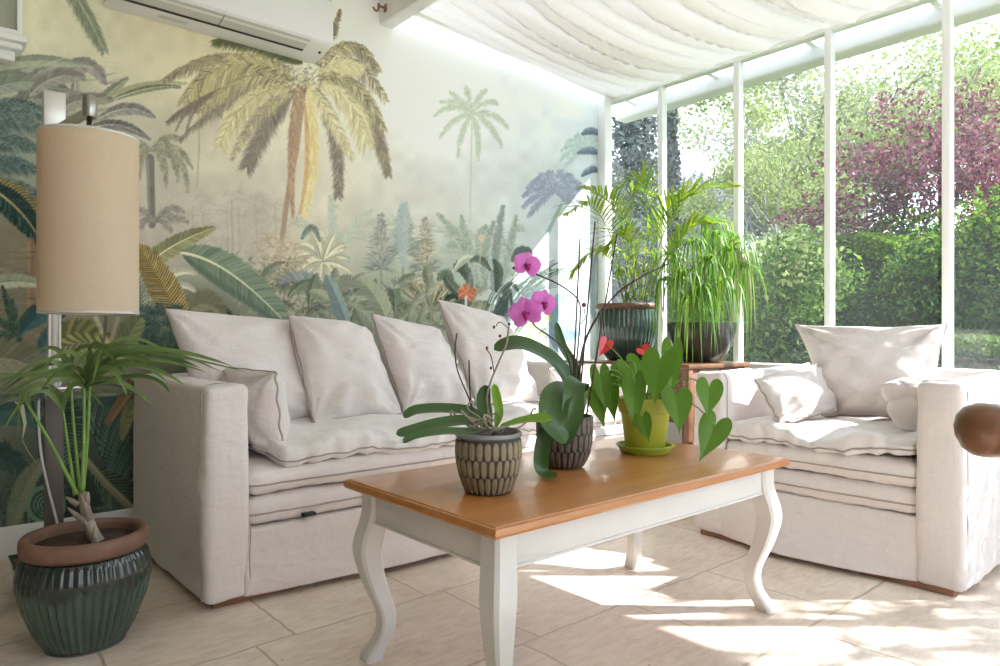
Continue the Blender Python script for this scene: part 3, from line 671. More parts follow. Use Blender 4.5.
# glass wall: rail, sill, corner post, mullions with their panes
struct(MB().rbox(3.965, 4.035, Y0, WALL_Y, 2.625, 2.675, .006, .6).build('trim_2', M['white_frame'], auto=40), 'white top rail of the glass wall')
sl = MB(); sl.rbox(3.93, 4.08, Y0, WALL_Y-.003, .685, .725, .008, .6); sl.box(3.97, 4.05, Y0, WALL_Y, 0, .69)
struct(sl.build('trim_3', M['white_frame'], auto=40), 'white sill and low wall under the panes')
struct(MB().rbox(3.885, 3.965, WALL_Y-.075, WALL_Y-.001, .0, 2.665, .006, .6).build('trim_4', M['white_frame'], auto=40), 'white corner post between mural and glass')
mully = [3.36, 2.905, 2.325, 1.755, 1.165, .575, -.01, -.60, -1.19, -1.72]
for i in range(len(mully)-1):
    w = thing('window_%d' % (i+1), 'tall window pane in the white glass wall', 'window', (GLASS_X, mully[i+1], .725)); struct(w)
    MB().rbox(3.972, 4.028, mully[i+1]-.02, mully[i+1]+.02, .72, 2.63, .005, .5).build('window_mullion', M['white_frame'], w, auto=40)
    MB().box(3.998, 4.003, mully[i+1]+.018, mully[i]-.018, .722, 2.628).build('window_pane', M['pane'], w, smooth=False)
for i in range(5):
    xa, xb = .2+i*.748, .2+(i+1)*.748
    w = thing('window_%d' % (9+i), 'tall glazed panel in the white front wall', 'window', (xa, Y0-.07, .4)); struct(w)
    MB().rbox(xa-.025, xa+.025, Y0-.11, Y0-.04, .4, 2.6, .005, .5).build('window_mullion', M['white_frame'], w, auto=40)
    MB().box(xa+.02, xb-.02, Y0-.078, Y0-.073, .4, 2.6).build('window_pane', M['pane'], w, smooth=False)
# roof: rafters, opal panels, gutter
for i, y in enumerate([3.30, 2.60, 1.93, 1.26, .55, -.15, -.85]):
    v = []; 
    for (x, dz) in ((2.10, 0), (4.30, 0)):
        z = roof_z(x)
        v += [(x, y-.018, z-.035), (x, y+.018, z-.035), (x, y+.018, z), (x, y-.018, z)]
    struct(MB().add(v, [(0,1,2,3),(7,6,5,4),(0,4,5,1),(1,5,6,2),(2,6,7,3),(3,7,4,0)]).build('trim_%d' % (6+i), M['white_frame'], smooth=False), 'white roof rafter')
v = [(2.05,Y0,roof_z(2.05)+.004),(4.36,Y0,roof_z(4.36)+.004),(4.36,WALL_Y+.1,roof_z(4.36)+.004),(2.05,WALL_Y+.1,roof_z(2.05)+.004)]
v += [(a, c, d+.012) for a, c, d in v]
struct(MB().add(v, [(3,2,1,0),(4,5,6,7),(0,1,5,4),(1,2,6,5),(2,3,7,6),(3,0,4,7)]).build('roof', M['opal'], smooth=False), 'milky white translucent roof sheet')
struct(MB().rbox(4.20, 4.34, Y0, WALL_Y+.1, 2.575, 2.675, .02, .6).build('trim_5', M['gutter'], auto=40), 'pale gutter beam along the eaves')

# ------------------------------------------------------------------ fabric roof blind
def blind():
    ya, yb = -1.25, 3.345; nx, ny = 60, 640
    cr = []; y = ya
    R = random.Random(3)
    while y < yb: cr.append((y, R.uniform(.5, 1.2), R.uniform(-.05, .05))); y += R.uniform(.07, .17)
    vs = []; fs = []
    for j in range(ny+1):
        y = ya+(yb-ya)*j/ny
        for i in range(nx+1):
            s = i/nx; x = 2.17+(3.985-2.17)*s
            sg = math.sin(PI*min(1, s*1.02))**.8
            z = roof_z(x)-.045
            env = .25+.75*sg
            yw = y+.05*math.sin(3*s+y*2)*sg
            f = 0
            for (yc, a, dv) in cr:
                d = abs(yw-yc-dv*s)
                if d < .12: f += a*math.exp(-(d/.020)**1.1)
            z -= .100*f*env*min(1, .25+(yb-y)/.5) + .115*sg*(1+.35*math.sin(y*2.3+1)) * min(1, (yb-y)/.95) + .012*nz((x*2, y*9, 0), 1)*env
            if y > yb-.3: z += 0
            vs.append((x, y, z))
    for j in range(ny):
        for i in range(nx):
            a = j*(nx+1)+i; fs.append((a, a+1, a+nx+2, a+nx+1))
    o = MB().add(vs, fs).build('roof_blind', M['blind'])
    tag(o, 'gathered cream fabric blind hanging in swags under the glass roof', 'blind')
    hem = MB()
    k = [(2.17, ya+(yb-ya)*j/ny*1.0, roof_z(2.17)-.05) for j in range(0, ny+1, 4)]
    hem.tube([(x-.006, y, z-.012+.012*math.sin(y*60)) for x, y, z in k], .024, 8)
    hem.build('hem', M['net'], None).parent = o
blind()

# ------------------------------------------------------------------ soft furnishing helpers
def cloth_disp(seed, a=.006, s=3.2, hem=None):
    def d(p, n):
        k = a*nz(p, s, seed) + a*.45*nz(p, s*2.7, seed+3)
        return Vector((n.x*k, n.y*k, n.z*k))
    return d
def pillow(name, label, TL, TR, BR, BL, t, mat, group=None, seed=1, bow=.07, wr=.012, n=34, sag=.15, cat='cushion'):
    TL, TR, BR, BL = map(Vector, (TL, TR, BR, BL))
    c = (TL+TR+BR+BL)/4; nrm = (TR-TL).cross(BL-TL).normalized()*-1
    root = thing(name, label, cat, (BL+BR)/2, group)
    def pos(u, v):
        uu = u*(1-bow*(1-v*v)); vv = v*(1-bow*(1-u*u))
        a, b2 = (uu+1)/2, (vv+1)/2
        return (BL*(1-a)+BR*a)*(1-b2)+(TL*(1-a)+TR*a)*b2
    mb = MB(); vs = []; fs = []
    par = [math.sin(-PI/2+PI*i/n) for i in range(n+1)]
    for side in (1, -1):
        for j, v in enumerate(par):
            for i, u in enumerate(par):
                pr_ = (max(0, 1-u*u)*max(0, 1-v*v))**.42
                low = 1+sag*(-v)
                p = pos(u, v)
                k = t*1.15*pr_*low
                e = 1-pr_
                # creases pulled out of the corners and along the bottom
                r = math.hypot(abs(u)-1, abs(v)-1); ph = math.atan2(abs(v)-1, abs(u)-1)
                cre = wr*2.4*math.sin(ph*11+seed)*math.exp(-r*1.9)*pr_**.3*min(1, r*4)
                w = wr*(2.4*nz(p, 4.5, seed)+1.6*nz((p.x,p.y,p.z*2.4), 9, seed+2)-1.5*max(0,.22-abs(nz((p.x*.8,p.y,p.z*1.6),6,seed+5)))) + cre
                if v < -.2: w += wr*2.6*math.sin(u*9+seed+3*nz(p,4,seed))*(-.2-v)
                vs.append(p + nrm*(side*(k + w*min(1, pr_*2.2))))
    m = n+1
    for side in range(2):
        o_ = side*m*m
        for j in range(n):
            for i in range(n):
                a = o_+j*m+i; f = (a, a+1, a+m+1, a+m); fs.append(f if side == 0 else tuple(reversed(f)))
    mb.add(vs, fs).build('cover', mat, root)
    ring = [pos(u, 1) for u in par]+[pos(1, v) for v in reversed(par)]+[pos(u, -1) for u in reversed(par)]+[pos(-1, v) for v in par]
    ring = [p+nrm*(.004*math.sin(i*.9+seed)) for i, p in enumerate(ring)]
    MB().tube(ring, .0042, 6, False).build('seam', M['seam'], root)
    return root

def seat_slab(name, parent, x0, x1, y0, y1, z0, z1, r, mat, seed, along='x', pucker=.004, front='y0', crown=.02, quilt=False, step=.028):
    """a loose seat cushion: crowned top, puckered seam round the edge"""
    cx, cy = (x0+x1)/2, (y0+y1)/2
    def d(p, n):
        u = (p.x-x0)/(x1-x0)*2-1; v = (p.y-y0)/(y1-y0)*2-1
        out = Vector((0,0,0))
        edge = max(0, 1-min(abs(abs(u)-1)*(x1-x0)/2, abs(abs(v)-1)*(y1-y0)/2)/.16)
        per = p.x if abs(v) > abs(u) or True else p.y
        s = (p.x if front == 'y0' else p.y)
        pk = pucker*edge*(math.sin(s*62+2.5*nz(p,5,seed))+.6*math.sin(s*117+seed))*(.35+.65*abs(nz((s,0,0),4,seed)))
        out += n*pk
        out += Vector((0,0,1))*(crown*(1-u*u)*(1-v*v)*(1 if n.z > .3 else -.25 if n.z < -.3 else .3))
        out += n*(.007*nz(p,4,seed)+.004*nz(p,10,seed+1))
        if quilt:
            q1 = math.sin((p.x if front=='y0' else p.y)*15.5+nz(p,2,seed)*1.5); q2 = math.sin((p.y if front=='y0' else p.x)*13+seed)
            if n.z > .2: out += Vector((0,0,.015*q1*q2 + .016*nz(p,6,seed)+.006*nz(p,15,seed)))
            dd = (1-(p.y-y0)/.2) if front=='y0' else (1-(p.x-x0)/.2)
            if dd > .25 and n.z > -.2: out += Vector((0,0,.0075*(dd-.25)*(math.sin(s*58+3*nz((s,0,0),6,seed))+.8*math.sin(s*97+seed))*(.4+nz((s,3,0),5,seed))))
            if dd > 0:
                wv = nz((s,0,0),2.3,seed)*.040+nz((s,1,0),7,seed)*.016-.012
                out += Vector((0,0,wv*dd)); 
                k = (nz((s,5,0),3.2,seed)*.022)*dd
                out += Vector((0,k,0)) if front=='y0' else Vector((k,0,0))
        return out
    m = MB().rbox(x0, x1, y0, y1, z0, z1, r, step, d)
    o = m.build(name, mat, parent)
    # piping where top and bottom panels meet
    zz = z0+(z1-z0)*(.42 if not quilt else .30)
    pts = []
    N = 70
    for a, b2 in (((x0,y0),(x1,y0)),((x1,y0),(x1,y1)),((x1,y1),(x0,y1)),((x0,y1),(x0,y0))):
        for i in range(N): pts.append((a[0]+(b2[0]-a[0])*i/N, a[1]+(b2[1]-a[1])*i/N))
    ring = []
    for (x, y) in pts:
        p = Vector((x, y, zz)); rr = .035
        q_ = Vector((min(max(x, x0+rr), x1-rr), min(max(y, y0+rr), y1-rr), zz)); dv = p-q_
        if dv.length > 1e-6: n = dv.normalized(); p = q_+n*rr
        else: n = Vector((0,-1,0))
        ring.append(p + d(p, n) + n*.001)
    ring.append(ring[0])
    MB().tube(ring, .0035, 5, False).build('piping', M['seam'], o)
    return o

# ------------------------------------------------------------------ sofa
sofa = thing('sofa', 'long three-seat sofa in loose pale linen covers below the jungle mural', 'sofa', (1.9, 2.7, 0))
def arm(parent, x0, x1, y0, y1, z0, z1, seed, frontaxis):
    def d(p, n):
        k = .006*nz(p, 2.6, seed)+.005*nz((p.x*1.6,p.y*1.6,p.z*.7), 6, seed)+.0025*nz(p,15,seed)
        h = (p.z-z0)/(z1-z0)
        k += .006*math.sin(PI*h)
        k += .0035*math.sin((p.x+p.y)*34+4*nz(p,2,seed))*max(0, .8-abs(h-.9)*6)
        off = n*k
        if h < .12: off += Vector((n.x, n.y, 0))*.008*(1-h/.12)
        return off
    o = MB().rbox(x0, x1, y0, y1, z0, z1, .026, .03, d).build('arm', M['linen'], parent)
    # seam that frames the front of the arm
    e = .010
    if frontaxis == 'y':
        yy_ = y0+.034; pts = [(x0-e+.006,yy_,z0+.01),(x0-e+.006,yy_,z1-.03),(x0+.012,yy_,z1+.0),(x0+.04,yy_,z1+.006),(x1-.04,yy_,z1+.006),(x1-.012,yy_,z1+.0),(x1+e-.006,yy_,z1-.03),(x1+e-.006,yy_,z0+.3)]
    else:
        xx_ = x0+.034; pts = [(xx_,y0-e+.006,z0+.01),(xx_,y0-e+.006,z1-.03),(xx_,y0+.012,z1+.0),(xx_,y0+.04,z1+.006),(xx_,y1-.04,z1+.006),(xx_,y1-.012,z1+.0),(xx_,y1+e-.006,z1-.03),(xx_,y1+e-.006,z0+.3)]
    q_ = []
    for a_, b_ in zip(pts, pts[1:]): q_ += [Vector(a_).lerp(Vector(b_), k/5) for k in range(5)]
    MB().tube(q_+[pts[-1]], .0020, 5, False).build('seam', M['seam'], o)
    return o
SX0, SX1, SY0, SY1 = .735, 3.04, 2.30, 3.25
arm(sofa, SX0, SX0+.142, SY0, SY1, .018, .735, 11, 'y')
arm(sofa, SX1-.142, SX1, SY0, SY1, .018, .735, 17, 'y')
MB().rbox(SX0+.12, SX1-.12, SY1-.16, SY1, .02, .735, .035, .06, cloth_disp(5)).build('backrest', M['linen'], sofa)
def skirt_front(x0, x1, y, zb, zt, bow, seed, axis='y'):
    """front panel of the loose cover, hem swinging outwards in the middle"""
    def d(p, n):
        s = ((p.x if axis=='y' else p.y)-x0)/(x1-x0); h = (p.z-zb)/(zt-zb)
        k = bow*math.sin(PI*min(1,max(0,s)))**.8*(1-h)**1.6
        k += .014*nz((p.x,p.y,p.z*.6),2.2,seed)+.011*nz((p.x*.5,p.y*.5,p.z),9,seed)+.006*nz((p.x*.7+p.z,p.y*.7,p.z),14,seed+1)
        return Vector((0,-k,0)) if axis=='y' else Vector((-k,0,0))
    return d
MB().rbox(SX0+.12, SX1-.12, SY0+.01, SY1-.1, .022, .245, .012, .03, lambda p, n: skirt_front(SX0+.1, SX1-.1, SY0, .02, .245, .085, 4)(p, n) if p.y < SY0+.2 else Vector((0,0,0))).build('skirt', M['linen'], sofa)
sm = MB(); sm.tube([(SX0+.143+.0, SY0+.003-.004*math.sin(i), .03+.25*i/10) for i in range(11)], .002, 5); sm.build('seam', M['seam'], sofa)
for (x0, x1) in ((SX0+.03, SX0+.34), (SX1-.34, SX1-.03)):
    MB().rbox(x0, x1, SY0+.03, SY0+.12, 0, .045, .004, .2).build('foot', M['plinth'], sofa, auto=40)
    MB().rbox(x0, x1, SY1-.12, SY1-.03, 0, .045, .004, .2).build('foot', M['plinth'], sofa, auto=40)
c_low = seat_slab('seat_cushion', sofa, SX0+.135, SX1-.135, SY0+.015, SY1-.13, .248, .345, .036, M['linen_cushion'], 3)
lab = MB().rbox(1.062, 1.110, SY0-.012, SY0+.012, .258, .270, .002, .05); lab.build('label_tab', M['black'], c_low).location.y += 0
seat_slab('seat_cushion', sofa, SX0+.14, SX1-.14, SY0+.012, SY1-.13, .352, .437, .036, M['linen_cushion'], 8)
seat_slab('seat_topper', sofa, 1.005, SX1-.145, SY0+.018, SY1-.13, .452, .535, .030, M['linen_quilt'], 21, pucker=.012, quilt=True, crown=.012, step=.018)
G = 'linen cushions along the sofa back'
pillow('back_cushion', 'wide plain linen cushion at the lamp end of the sofa back', (.795,2.985,1.005), (1.36,2.975,.965), (1.40,2.80,.53), (.90,2.80,.53), .085, M['linen_cushion'], G, 2, .02, .009)
pillow('back_cushion', 'square linen cushion with creased bottom, second along the sofa back from the lamp', (1.275,2.90,.985), (1.655,2.89,.935), (1.715,2.68,.54), (1.29,2.68,.53), .085, M['linen_cushion'], G, 5, .012, .012)
pillow('back_cushion', 'square linen cushion with a raised pointed corner, third along the sofa back from the lamp', (1.685,2.89,1.0), (2.075,2.88,.93), (2.12,2.68,.545), (1.73,2.68,.55), .085, M['linen_cushion'], G, 9, .012, .011)
pillow('back_cushion', 'tall linen cushion standing highest on the sofa, below the orange mural flower', (2.10,2.93,1.085), (2.53,2.90,1.0), (2.60,2.70,.54), (2.18,2.70,.545), .09, M['linen_cushion'], G, 13, .015, .011)
pillow('arm_cushion', 'linen cushion with dark piped edge propped against the inside of the lamp-end sofa arm', (.975,2.88,.775), (1.020,2.43,.765), (1.045,2.42,.462), (.985,2.88,.50), .085, M['linen'], 'cushions against the sofa arms', 21, .02, .010)
pillow('arm_cushion', 'linen cushion slumped against the far sofa arm, behind the tall orchid', (2.60,2.62,.72), (2.86,2.56,.735), (2.88,2.50,.535), (2.56,2.52,.535), .06, M['linen_cushion'], 'cushions against the sofa arms', 27, .03, .012)

# ------------------------------------------------------------------ armchair
chair = thing('armchair', 'wide armchair in loose pale linen covers standing against the glass wall', 'armchair', (3.2, 1.27, 0))
AX0, AX1, AY0, AY1 = 2.715, 3.78, .745, 1.80
arm(chair, AX0, AX1, AY0, AY0+.145, .018, .735, 31, 'x')
arm(chair, AX0, AX1, AY1-.145, AY1, .018, .735, 37, 'x')
MB().rbox(AX1-.16, AX1, AY0+.12, AY1-.12, .02, .745, .035, .06, cloth_disp(15)).build('backrest', M['linen'], chair)
MB().rbox(AX0+.01, AX1-.1, AY0+.12, AY1-.12, .022, .25, .012, .03, lambda p, n: skirt_front(AY0+.1, AY1-.1, AX0, .02, .25, .09, 6, 'x')(p, n) if p.x < AX0+.2 else Vector((0,0,0))).build('skirt', M['linen'], chair)
for y0 in (AY0+.03, AY1-.34):
    MB().rbox(AX0+.008, AX0+.12, y0, y0+.31, 0, .04, .004, .2).build('foot', M['plinth'], chair, auto=40)
    MB().rbox(AX1-.12, AX1-.03, y0, y0+.31, 0, .04, .004, .2).build('foot', M['plinth'], chair, auto=40)
seat_slab('seat_cushion', chair, AX0+.012, AX1-.13, AY0+.138, AY1-.138, .250, .345, .036, M['linen_cushion'], 43, front='x0')
seat_slab('seat_cushion', chair, AX0+.010, AX1-.13, AY0+.142, AY1-.142, .352, .440, .036, M['linen_cushion'], 48, front='x0')
seat_slab('seat_topper', chair, AX0+.012, AX1-.13, AY0+.146, AY1-.146, .450, .520, .030, M['linen_quilt'], 51, front='x0', pucker=.010, quilt=True, crown=.012, step=.018)
pillow('back_cushion', 'large linen cushion filling the back of the armchair', (3.36,1.645,.95), (3.38,.985,.945), (3.19,.97,.535), (3.19,1.42,.525), .105, M['linen_cushion'], None, 61, .09, .012)
pillow('scatter_cushion', 'small linen scatter cushion lying in the far corner of the armchair, in the sun', P(755,380,3.04), P(814,366,3.24), P(838,412,3.08), P(779,421,2.88), .072, M['linen'], None, 66, .015, .011)
# throw folded over the near inside corner of the seat
def throw():
    t = thing('throw_blanket', 'crumpled linen throw tucked beside the sunny arm of the armchair', 'blanket', (3.05, .95, .53))
    def d(p, n):
        r = lambda q_, k, e: (1-2*abs(nz(q_, k, e)))
        return n*(.022*r((p.x,p.y,p.z*.7), 6, 71)+.012*r(p, 13, 72)-.016+.008*math.sin(p.z*60+p.x*20))
    MB().rbox(2.94, 3.22, .905, 1.06, .530, .715, .035, .010, d).build('fold', M['linen'], t)
    def d2(p, n): return n*(.012*(1-2*abs(nz(p, 9, 75)))+.006*math.sin(p.y*50))
    MB().rbox(2.925, 3.06, .94, 1.085, .64, .705, .028, .010, d2).build('fold', M['linen'], t)
throw()

# ------------------------------------------------------------------ coffee table
tb = thing('coffee_table', 'coffee table with honey-brown wooden top and cream cabriole legs', 'table', (1.55, 1.43, 0))
TX0, TX1, TY0, TY1 = .926, 2.19, 1.088, 1.742
def top():
    # eased edge with a small ovolo under it, swept round the rectangle
    prof = [(.012,.472),(.004,.474),(.0,.480),(.0005,.488),(.004,.494),(.008,.4955),(.010,.4985),(.016,.500)]
    vs = []; fs = []
    for (i_, z) in prof:
        vs += [(TX0+i_,TY0+i_,z),(TX1-i_,TY0+i_,z),(TX1-i_,TY1-i_,z),(TX0+i_,TY1-i_,z)]
    for k in range(len(prof)-1):
        for j in range(4):
            a = k*4+j; b2 = k*4+(j+1)%4; fs.append((a, b2, b2+4, a+4))
    e = (len(prof)-1)*4
    fs += [(3,2,1,0),(e,e+1,e+2,e+3)]
    return MB().add(vs, fs)
top().build('tabletop', M['wood_top'], tb, auto=30)
def cab_leg(cx, cy, sx, sy):
    """square cabriole leg: knee out along the diagonal, ankle in, toe out"""
    key = [(.472,0,.027),(.42,.0,.027),(.385,.006,.0275),(.34,.019,.028),(.30,.024,.027),(.25,.015,.0245),(.20,.0,.022),(.15,-.020,.0195),(.11,-.026,.0185),(.07,-.018,.019),(.035,.0,.021),(.012,.012,.022),(.0,.013,.021)]
    pts = spline([(z, o, h) for z, o, h in key], 4)
    vs = []; fs = []
    for p in pts:
        z, o, h = p; h *= 1.2; X = cx+sx*o*.76; Y = cy+sy*o*.76; c = h*.74
        for (a, b2) in ((-h,-c),(-c,-h),(c,-h),(h,-c),(h,c),(c,h),(-c,h),(-h,c)): vs.append((X+a, Y+b2, z))
    m = len(pts)
    for i in range(m-1):
        for k in range(8): fs.append((i*8+k, (i+1)*8+k, (i+1)*8+(k+1)%8, i*8+(k+1)%8))
    fs += [tuple(range(8)), tuple(reversed(range((m-1)*8, m*8)))]
    MB().add(vs, fs).build('leg', M['cream'], tb, auto=28)
LI = .066
for sx in (-1, 1):
    for sy in (-1, 1):
        cab_leg((TX0+LI) if sx < 0 else (TX1-LI), (TY0+LI) if sy < 0 else (TY1-LI), sx, sy)
ap = .046
for (a0, a1, b0, b1) in ((TX0+LI, TX1-LI, TY0+ap, TY0+ap+.02), (TX0+LI, TX1-LI, TY1-ap-.02, TY1-ap), (TX0+ap, TX0+ap+.02, TY0+LI, TY1-LI), (TX1-ap-.02, TX1-ap, TY0+LI, TY1-LI)):
    m = MB(); m.rbox(a0, a1, b0, b1, .384, .4725, .003, .3)
    if a1-a0 > .1: m.rbox(a0, a1, b0-.003, b1+.003, .384, .392, .002, .3)
    else: m.rbox(a0-.003, a1+.003, b0, b1, .384, .392, .002, .3)
    m.build('apron', M['cream'], tb, auto=40)

# ------------------------------------------------------------------ air conditioner
ac = thing('air_conditioner', 'white wall-mounted air conditioner above the painted coconut palm', 'air conditioner', (1.145, 3.39, 2.33))
def ac_body():
    prof = [(3.398,2.328),(3.36,2.327),(3.30,2.334),(3.215,2.352),(3.185,2.364),(3.180,2.370),(3.180,2.50),(3.182,2.60),(3.19,2.625),(3.22,2.634),(3.398,2.634)]
    xs = [.655,.658,.662,1.628,1.633,1.637]; ins = [.008,.003,0,0,.003,.008]
    vs = []; fs = []; cy, cz = 3.29, 2.48; n = len(prof)
    for x, e in zip(xs, ins):
        for (y, z) in prof:
            dy, dz = y-cy, z-cz; L = math.hypot(dy, dz); vs.append((x, y-(dy/L*e if y < 3.39 else 0), z-dz/L*e))
    for i in range(len(xs)-1):
        for k in range(n):
            k2 = (k+1)%n; fs.append((i*n+k, i*n+k2, (i+1)*n+k2, (i+1)*n+k))
    fs += [tuple(range(n)), tuple(reversed(range((len(xs)-1)*n, len(xs)*n)))]
    MB().add(vs, fs).build('casing', M['ac'], ac, auto=35)
ac_body()
def slab4(p, t):
    """thin plate over four corner points"""
    p = [Vector(q_) for q_ in p]; n = (p[1]-p[0]).cross(p[3]-p[0]).normalized()*t
    v = p+[q_+n for q_ in p]
    return MB().add(v, [(3,2,1,0),(4,5,6,7),(0,1,5,4),(1,2,6,5),(2,3,7,6),(3,0,4,7)])
slab4([(.70,3.275,2.3375),(1.52,3.275,2.3375),(1.52,3.195,2.3575),(.70,3.195,2.3575)], -.0035).build('louver_flap', M['ac_grey'], ac, smooth=False)
slab4([(.70,3.292,2.3335),(1.52,3.292,2.3335),(1.52,3.278,2.3365),(.70,3.278,2.3365)], -.004).build('air_slot', M['dark'], ac, smooth=False)
slab4([(1.10,3.274,2.3335),(1.103,3.274,2.3335),(1.103,3.196,2.3535),(1.10,3.196,2.3535)], -.001).build('flap_joint', M['dark'], ac, smooth=False)
slab4([(.668,3.1785,2.575),(1.624,3.1785,2.575),(1.624,3.1785,2.579),(.668,3.1785,2.579)], .003).build('panel_joint', M['ac_grey'], ac, smooth=False)
slab4([(.86,3.350,2.3265),(.98,3.350,2.3265),(.98,3.325,2.3300),(.86,3.325,2.3300)], -.0015).build('warning_label', M['ac_grey'], ac, smooth=False)
MB().lathe((1.60,3.262,2.334), [(.0001,0),(.006,.0),(.006,.012),(.0001,.012)], 12).build('sensor', M['dark'], ac)

# ------------------------------------------------------------------ white wall unit in the upper left corner
wc = thing('wall_cabinet', 'white moulded frame with glazed curtained front, cut off by the upper left corner', 'cabinet', (.0, 3.35, 2.05))
MB().rbox(-.55, .350, 3.31, 3.398, 2.075, 2.80, .004, .4).build('carcass', M['white'], wc, auto=40)
f = MB(); f.rbox(-.55,.352,3.292,3.312,2.078,2.098,.003,.4); f.rbox(.333,.352,3.292,3.312,2.09,2.80,.003,.4); f.rbox(-.55,-.53,3.292,3.312,2.09,2.80,.003,.4)
f.build('door_frame', M['white'], wc, auto=40)
cb = MB(); N = 60; vs = []
for i in range(N+1):
    x = -.53+.863*i/N; yv = 3.3045+.003*math.sin(i*1.3)
    vs += [(x, yv, 2.097), (x, yv, 2.79)]
cb.add(vs, [(2*i, 2*i+2, 2*i+3, 2*i+1) for i in range(N)]); cb.build('curtain', M['net'], wc)
MB().box(-.53,.334,3.2955,3.298,2.097,2.79).build('pane', M['clear'], wc, smooth=False)
co = MB(); co.rbox(-.57,.366,3.275,3.398,2.05,2.078,.006,.4); co.rbox(-.56,.354,3.30,3.398,2.025,2.052,.010,.4); co.rbox(-.55,.332,3.33,3.398,1.985,2.028,.010,.4)
co.build('moulding', M['white'], wc, auto=40)

# ------------------------------------------------------------------ lamp and glass side table
gt = thing('side_table', 'glass-topped side table with flat taupe legs in the corner behind the palm pot', 'table', (.2, 2.93, 0))
MB().rbox(-.32, .625, 2.66, 3.24, .688, .700, .003, .4).build('tabletop', M['clear'], gt, auto=40)
for x in (.40, -.18):
    MB().rbox(x-.029, x+.029, 2.875, 2.895, .012, .690, .003, .3).build('leg', M['taupe'], gt, auto=40)
    MB().rbox(x-.05, x+.05, 2.865, 3.16, 0, .014, .004, .3).build('foot', M['taupe'], gt, auto=40)
lp = thing('lamp', 'tall lamp with cream drum shade hung from a steel arm, left of the sofa', 'lamp', (.415, 2.99, .70))
LX, LY = .415, 2.99
MB().rbox(LX-.075, LX+.075, LY-.075, LY+.075, .7005, .714, .004, .1).build('base', M['chrome'], lp, auto=40)
po = MB(); po.rbox(LX-.013, LX+.013, LY-.016, LY+.016, .712, 1.70, .002, .4); po.build('post', M['chrome'], lp, auto=40)
ed = MB(); ed.rbox(LX-.020, LX-.012, LY-.018, LY+.018, .712, 1.70, .002, .4); ed.rbox(LX+.012, LX+.020, LY-.018, LY+.018, .712, 1.70, .002, .4); ed.build('post_edge', M['chrome_pale'], lp, auto=40)
MB().rbox(LX-.034, LX+.034, LY-.020, LY+.02, 1.66, 1.79, .002, .2).build('post_head', M['chrome_pale'], lp, auto=40)
HX, HY = .466, 2.636
dv = Vector((HX-LX, HY-LY, 0)).normalized(); sd = Vector((-dv.y, dv.x, 0))
a0 = Vector((LX, LY-.018, 1.645)); a1 = Vector((HX, HY, 1.645)); v = []
for p in (a0, a1):
    v += [p+sd*.007-Vector((0,0,.015)), p-sd*.007-Vector((0,0,.015)), p-sd*.007+Vector((0,0,.015)), p+sd*.007+Vector((0,0,.015))]
MB().add(v, [(0,1,2,3),(7,6,5,4),(0,4,5,1),(1,5,6,2),(2,6,7,3),(3,7,4,0)]).build('arm', M['chrome'], lp, smooth=False)
MB().lathe((HX,HY,1.625), [(.0001,0),(.021,0),(.0225,.002),(.0225,.07),(.021,.072),(.0001,.072)], 24).build('finial', M['chrome'], lp, auto=40)
MB().tube([(HX,HY,1.63),(HX,HY,1.40)], .0085, 12).build('hanger_rod', M['chrome'], lp)
sh = MB(); R_ = .147
sh.lathe((HX,HY,0), [(R_,.972),(R_,1.10),(R_,1.25),(R_,1.40),(R_,1.558),(R_-.003,1.558),(R_-.003,1.40),(R_-.003,1.25),(R_-.003,1.10),(R_-.003,.972),(R_,.972)], 72, closed_ends=False)
sho = sh.build('shade', M['shade'], lp, auto=40)
hm = MB(); hm.lathe((HX,HY,0), [(R_+.0012,.970),(R_+.0012,.978),(R_-.004,.978),(R_-.004,.970),(R_+.0012,.970)], 72, closed_ends=False); hm.build('hem', M['cord'], sho, auto=40); hm = MB(); hm.lathe((HX,HY,0), [(R_+.0012,1.552),(R_+.0012,1.560),(R_-.004,1.560),(R_-.004,1.552),(R_+.0012,1.552)], 72, closed_ends=False)
hm.build('hem', M['cord'], sho, auto=40)
sp = MB()
for k in range(3):
    a = 2*PI*k/3; sp.tube([(HX,HY,1.50),(HX+(R_-.004)*math.cos(a),HY+(R_-.004)*math.sin(a),1.545)], .003, 6)
sp.build('spider', M['chrome'], sho)
MB().lathe((HX,HY,1.30), [(.0001,0),(.018,0),(.02,.05),(.013,.1),(.0001,.1)], 16).build('bulb_holder', M['black'], sho)
cd = MB().tube(spline([(.352,2.86,.686),(.352,2.86,.60),(.357,2.858,.50),(.372,2.852,.40),(.392,2.846,.30),(.415,2.84,.19),(.43,2.83,.09),(.46,2.80,.012),(.60,3.0,.012),(.66,3.36,.012)], 6), .0042, 8).build('cord', M['cord'])
tag(cd, 'white electric cord hanging down the flat table leg behind the palm pot', 'cord')
# ------------------------------------------------------------------ plants: shared pieces
M['orchid_leaf'] = leafmat('orchid_leaf', (.028,.075,.018), (.052,.125,.028), .32, .12, spec=.5)
M['orchid_leaf_young'] = leafmat('orchid_leaf_young', (.16,.34,.03), (.20,.42,.04), .35, .35)
M['anth_leaf'] = leafmat('anthurium_leaf', (.058,.165,.018), (.14,.29,.028), .32, .34, spec=.4)
M['palm_leaf'] = leafmat('palm_leaf', (.085,.16,.045), (.19,.29,.10), .42, .25)
M['areca_leaf'] = leafmat('areca_leaf', (.18,.33,.025), (.42,.52,.05), .42, .45)
M['sedge_leaf'] = leafmat('sedge_leaf', (.11,.27,.03), (.30,.48,.07), .45, .42)
M['drygrass'] = leafmat('dry_leaf', (.45,.42,.22), (.62,.60,.42), .6, .35)
M['petal'] = leafmat('orchid_petal', (.70,.17,.60), (.80,.27,.72), .5, .45)
M['lip'] = leafmat('orchid_lip', (.30,.01,.12), (.38,.02,.18), .45, .2)
M['bud'] = simple('bud', (.16,.03,.07), .5, .2, 30)

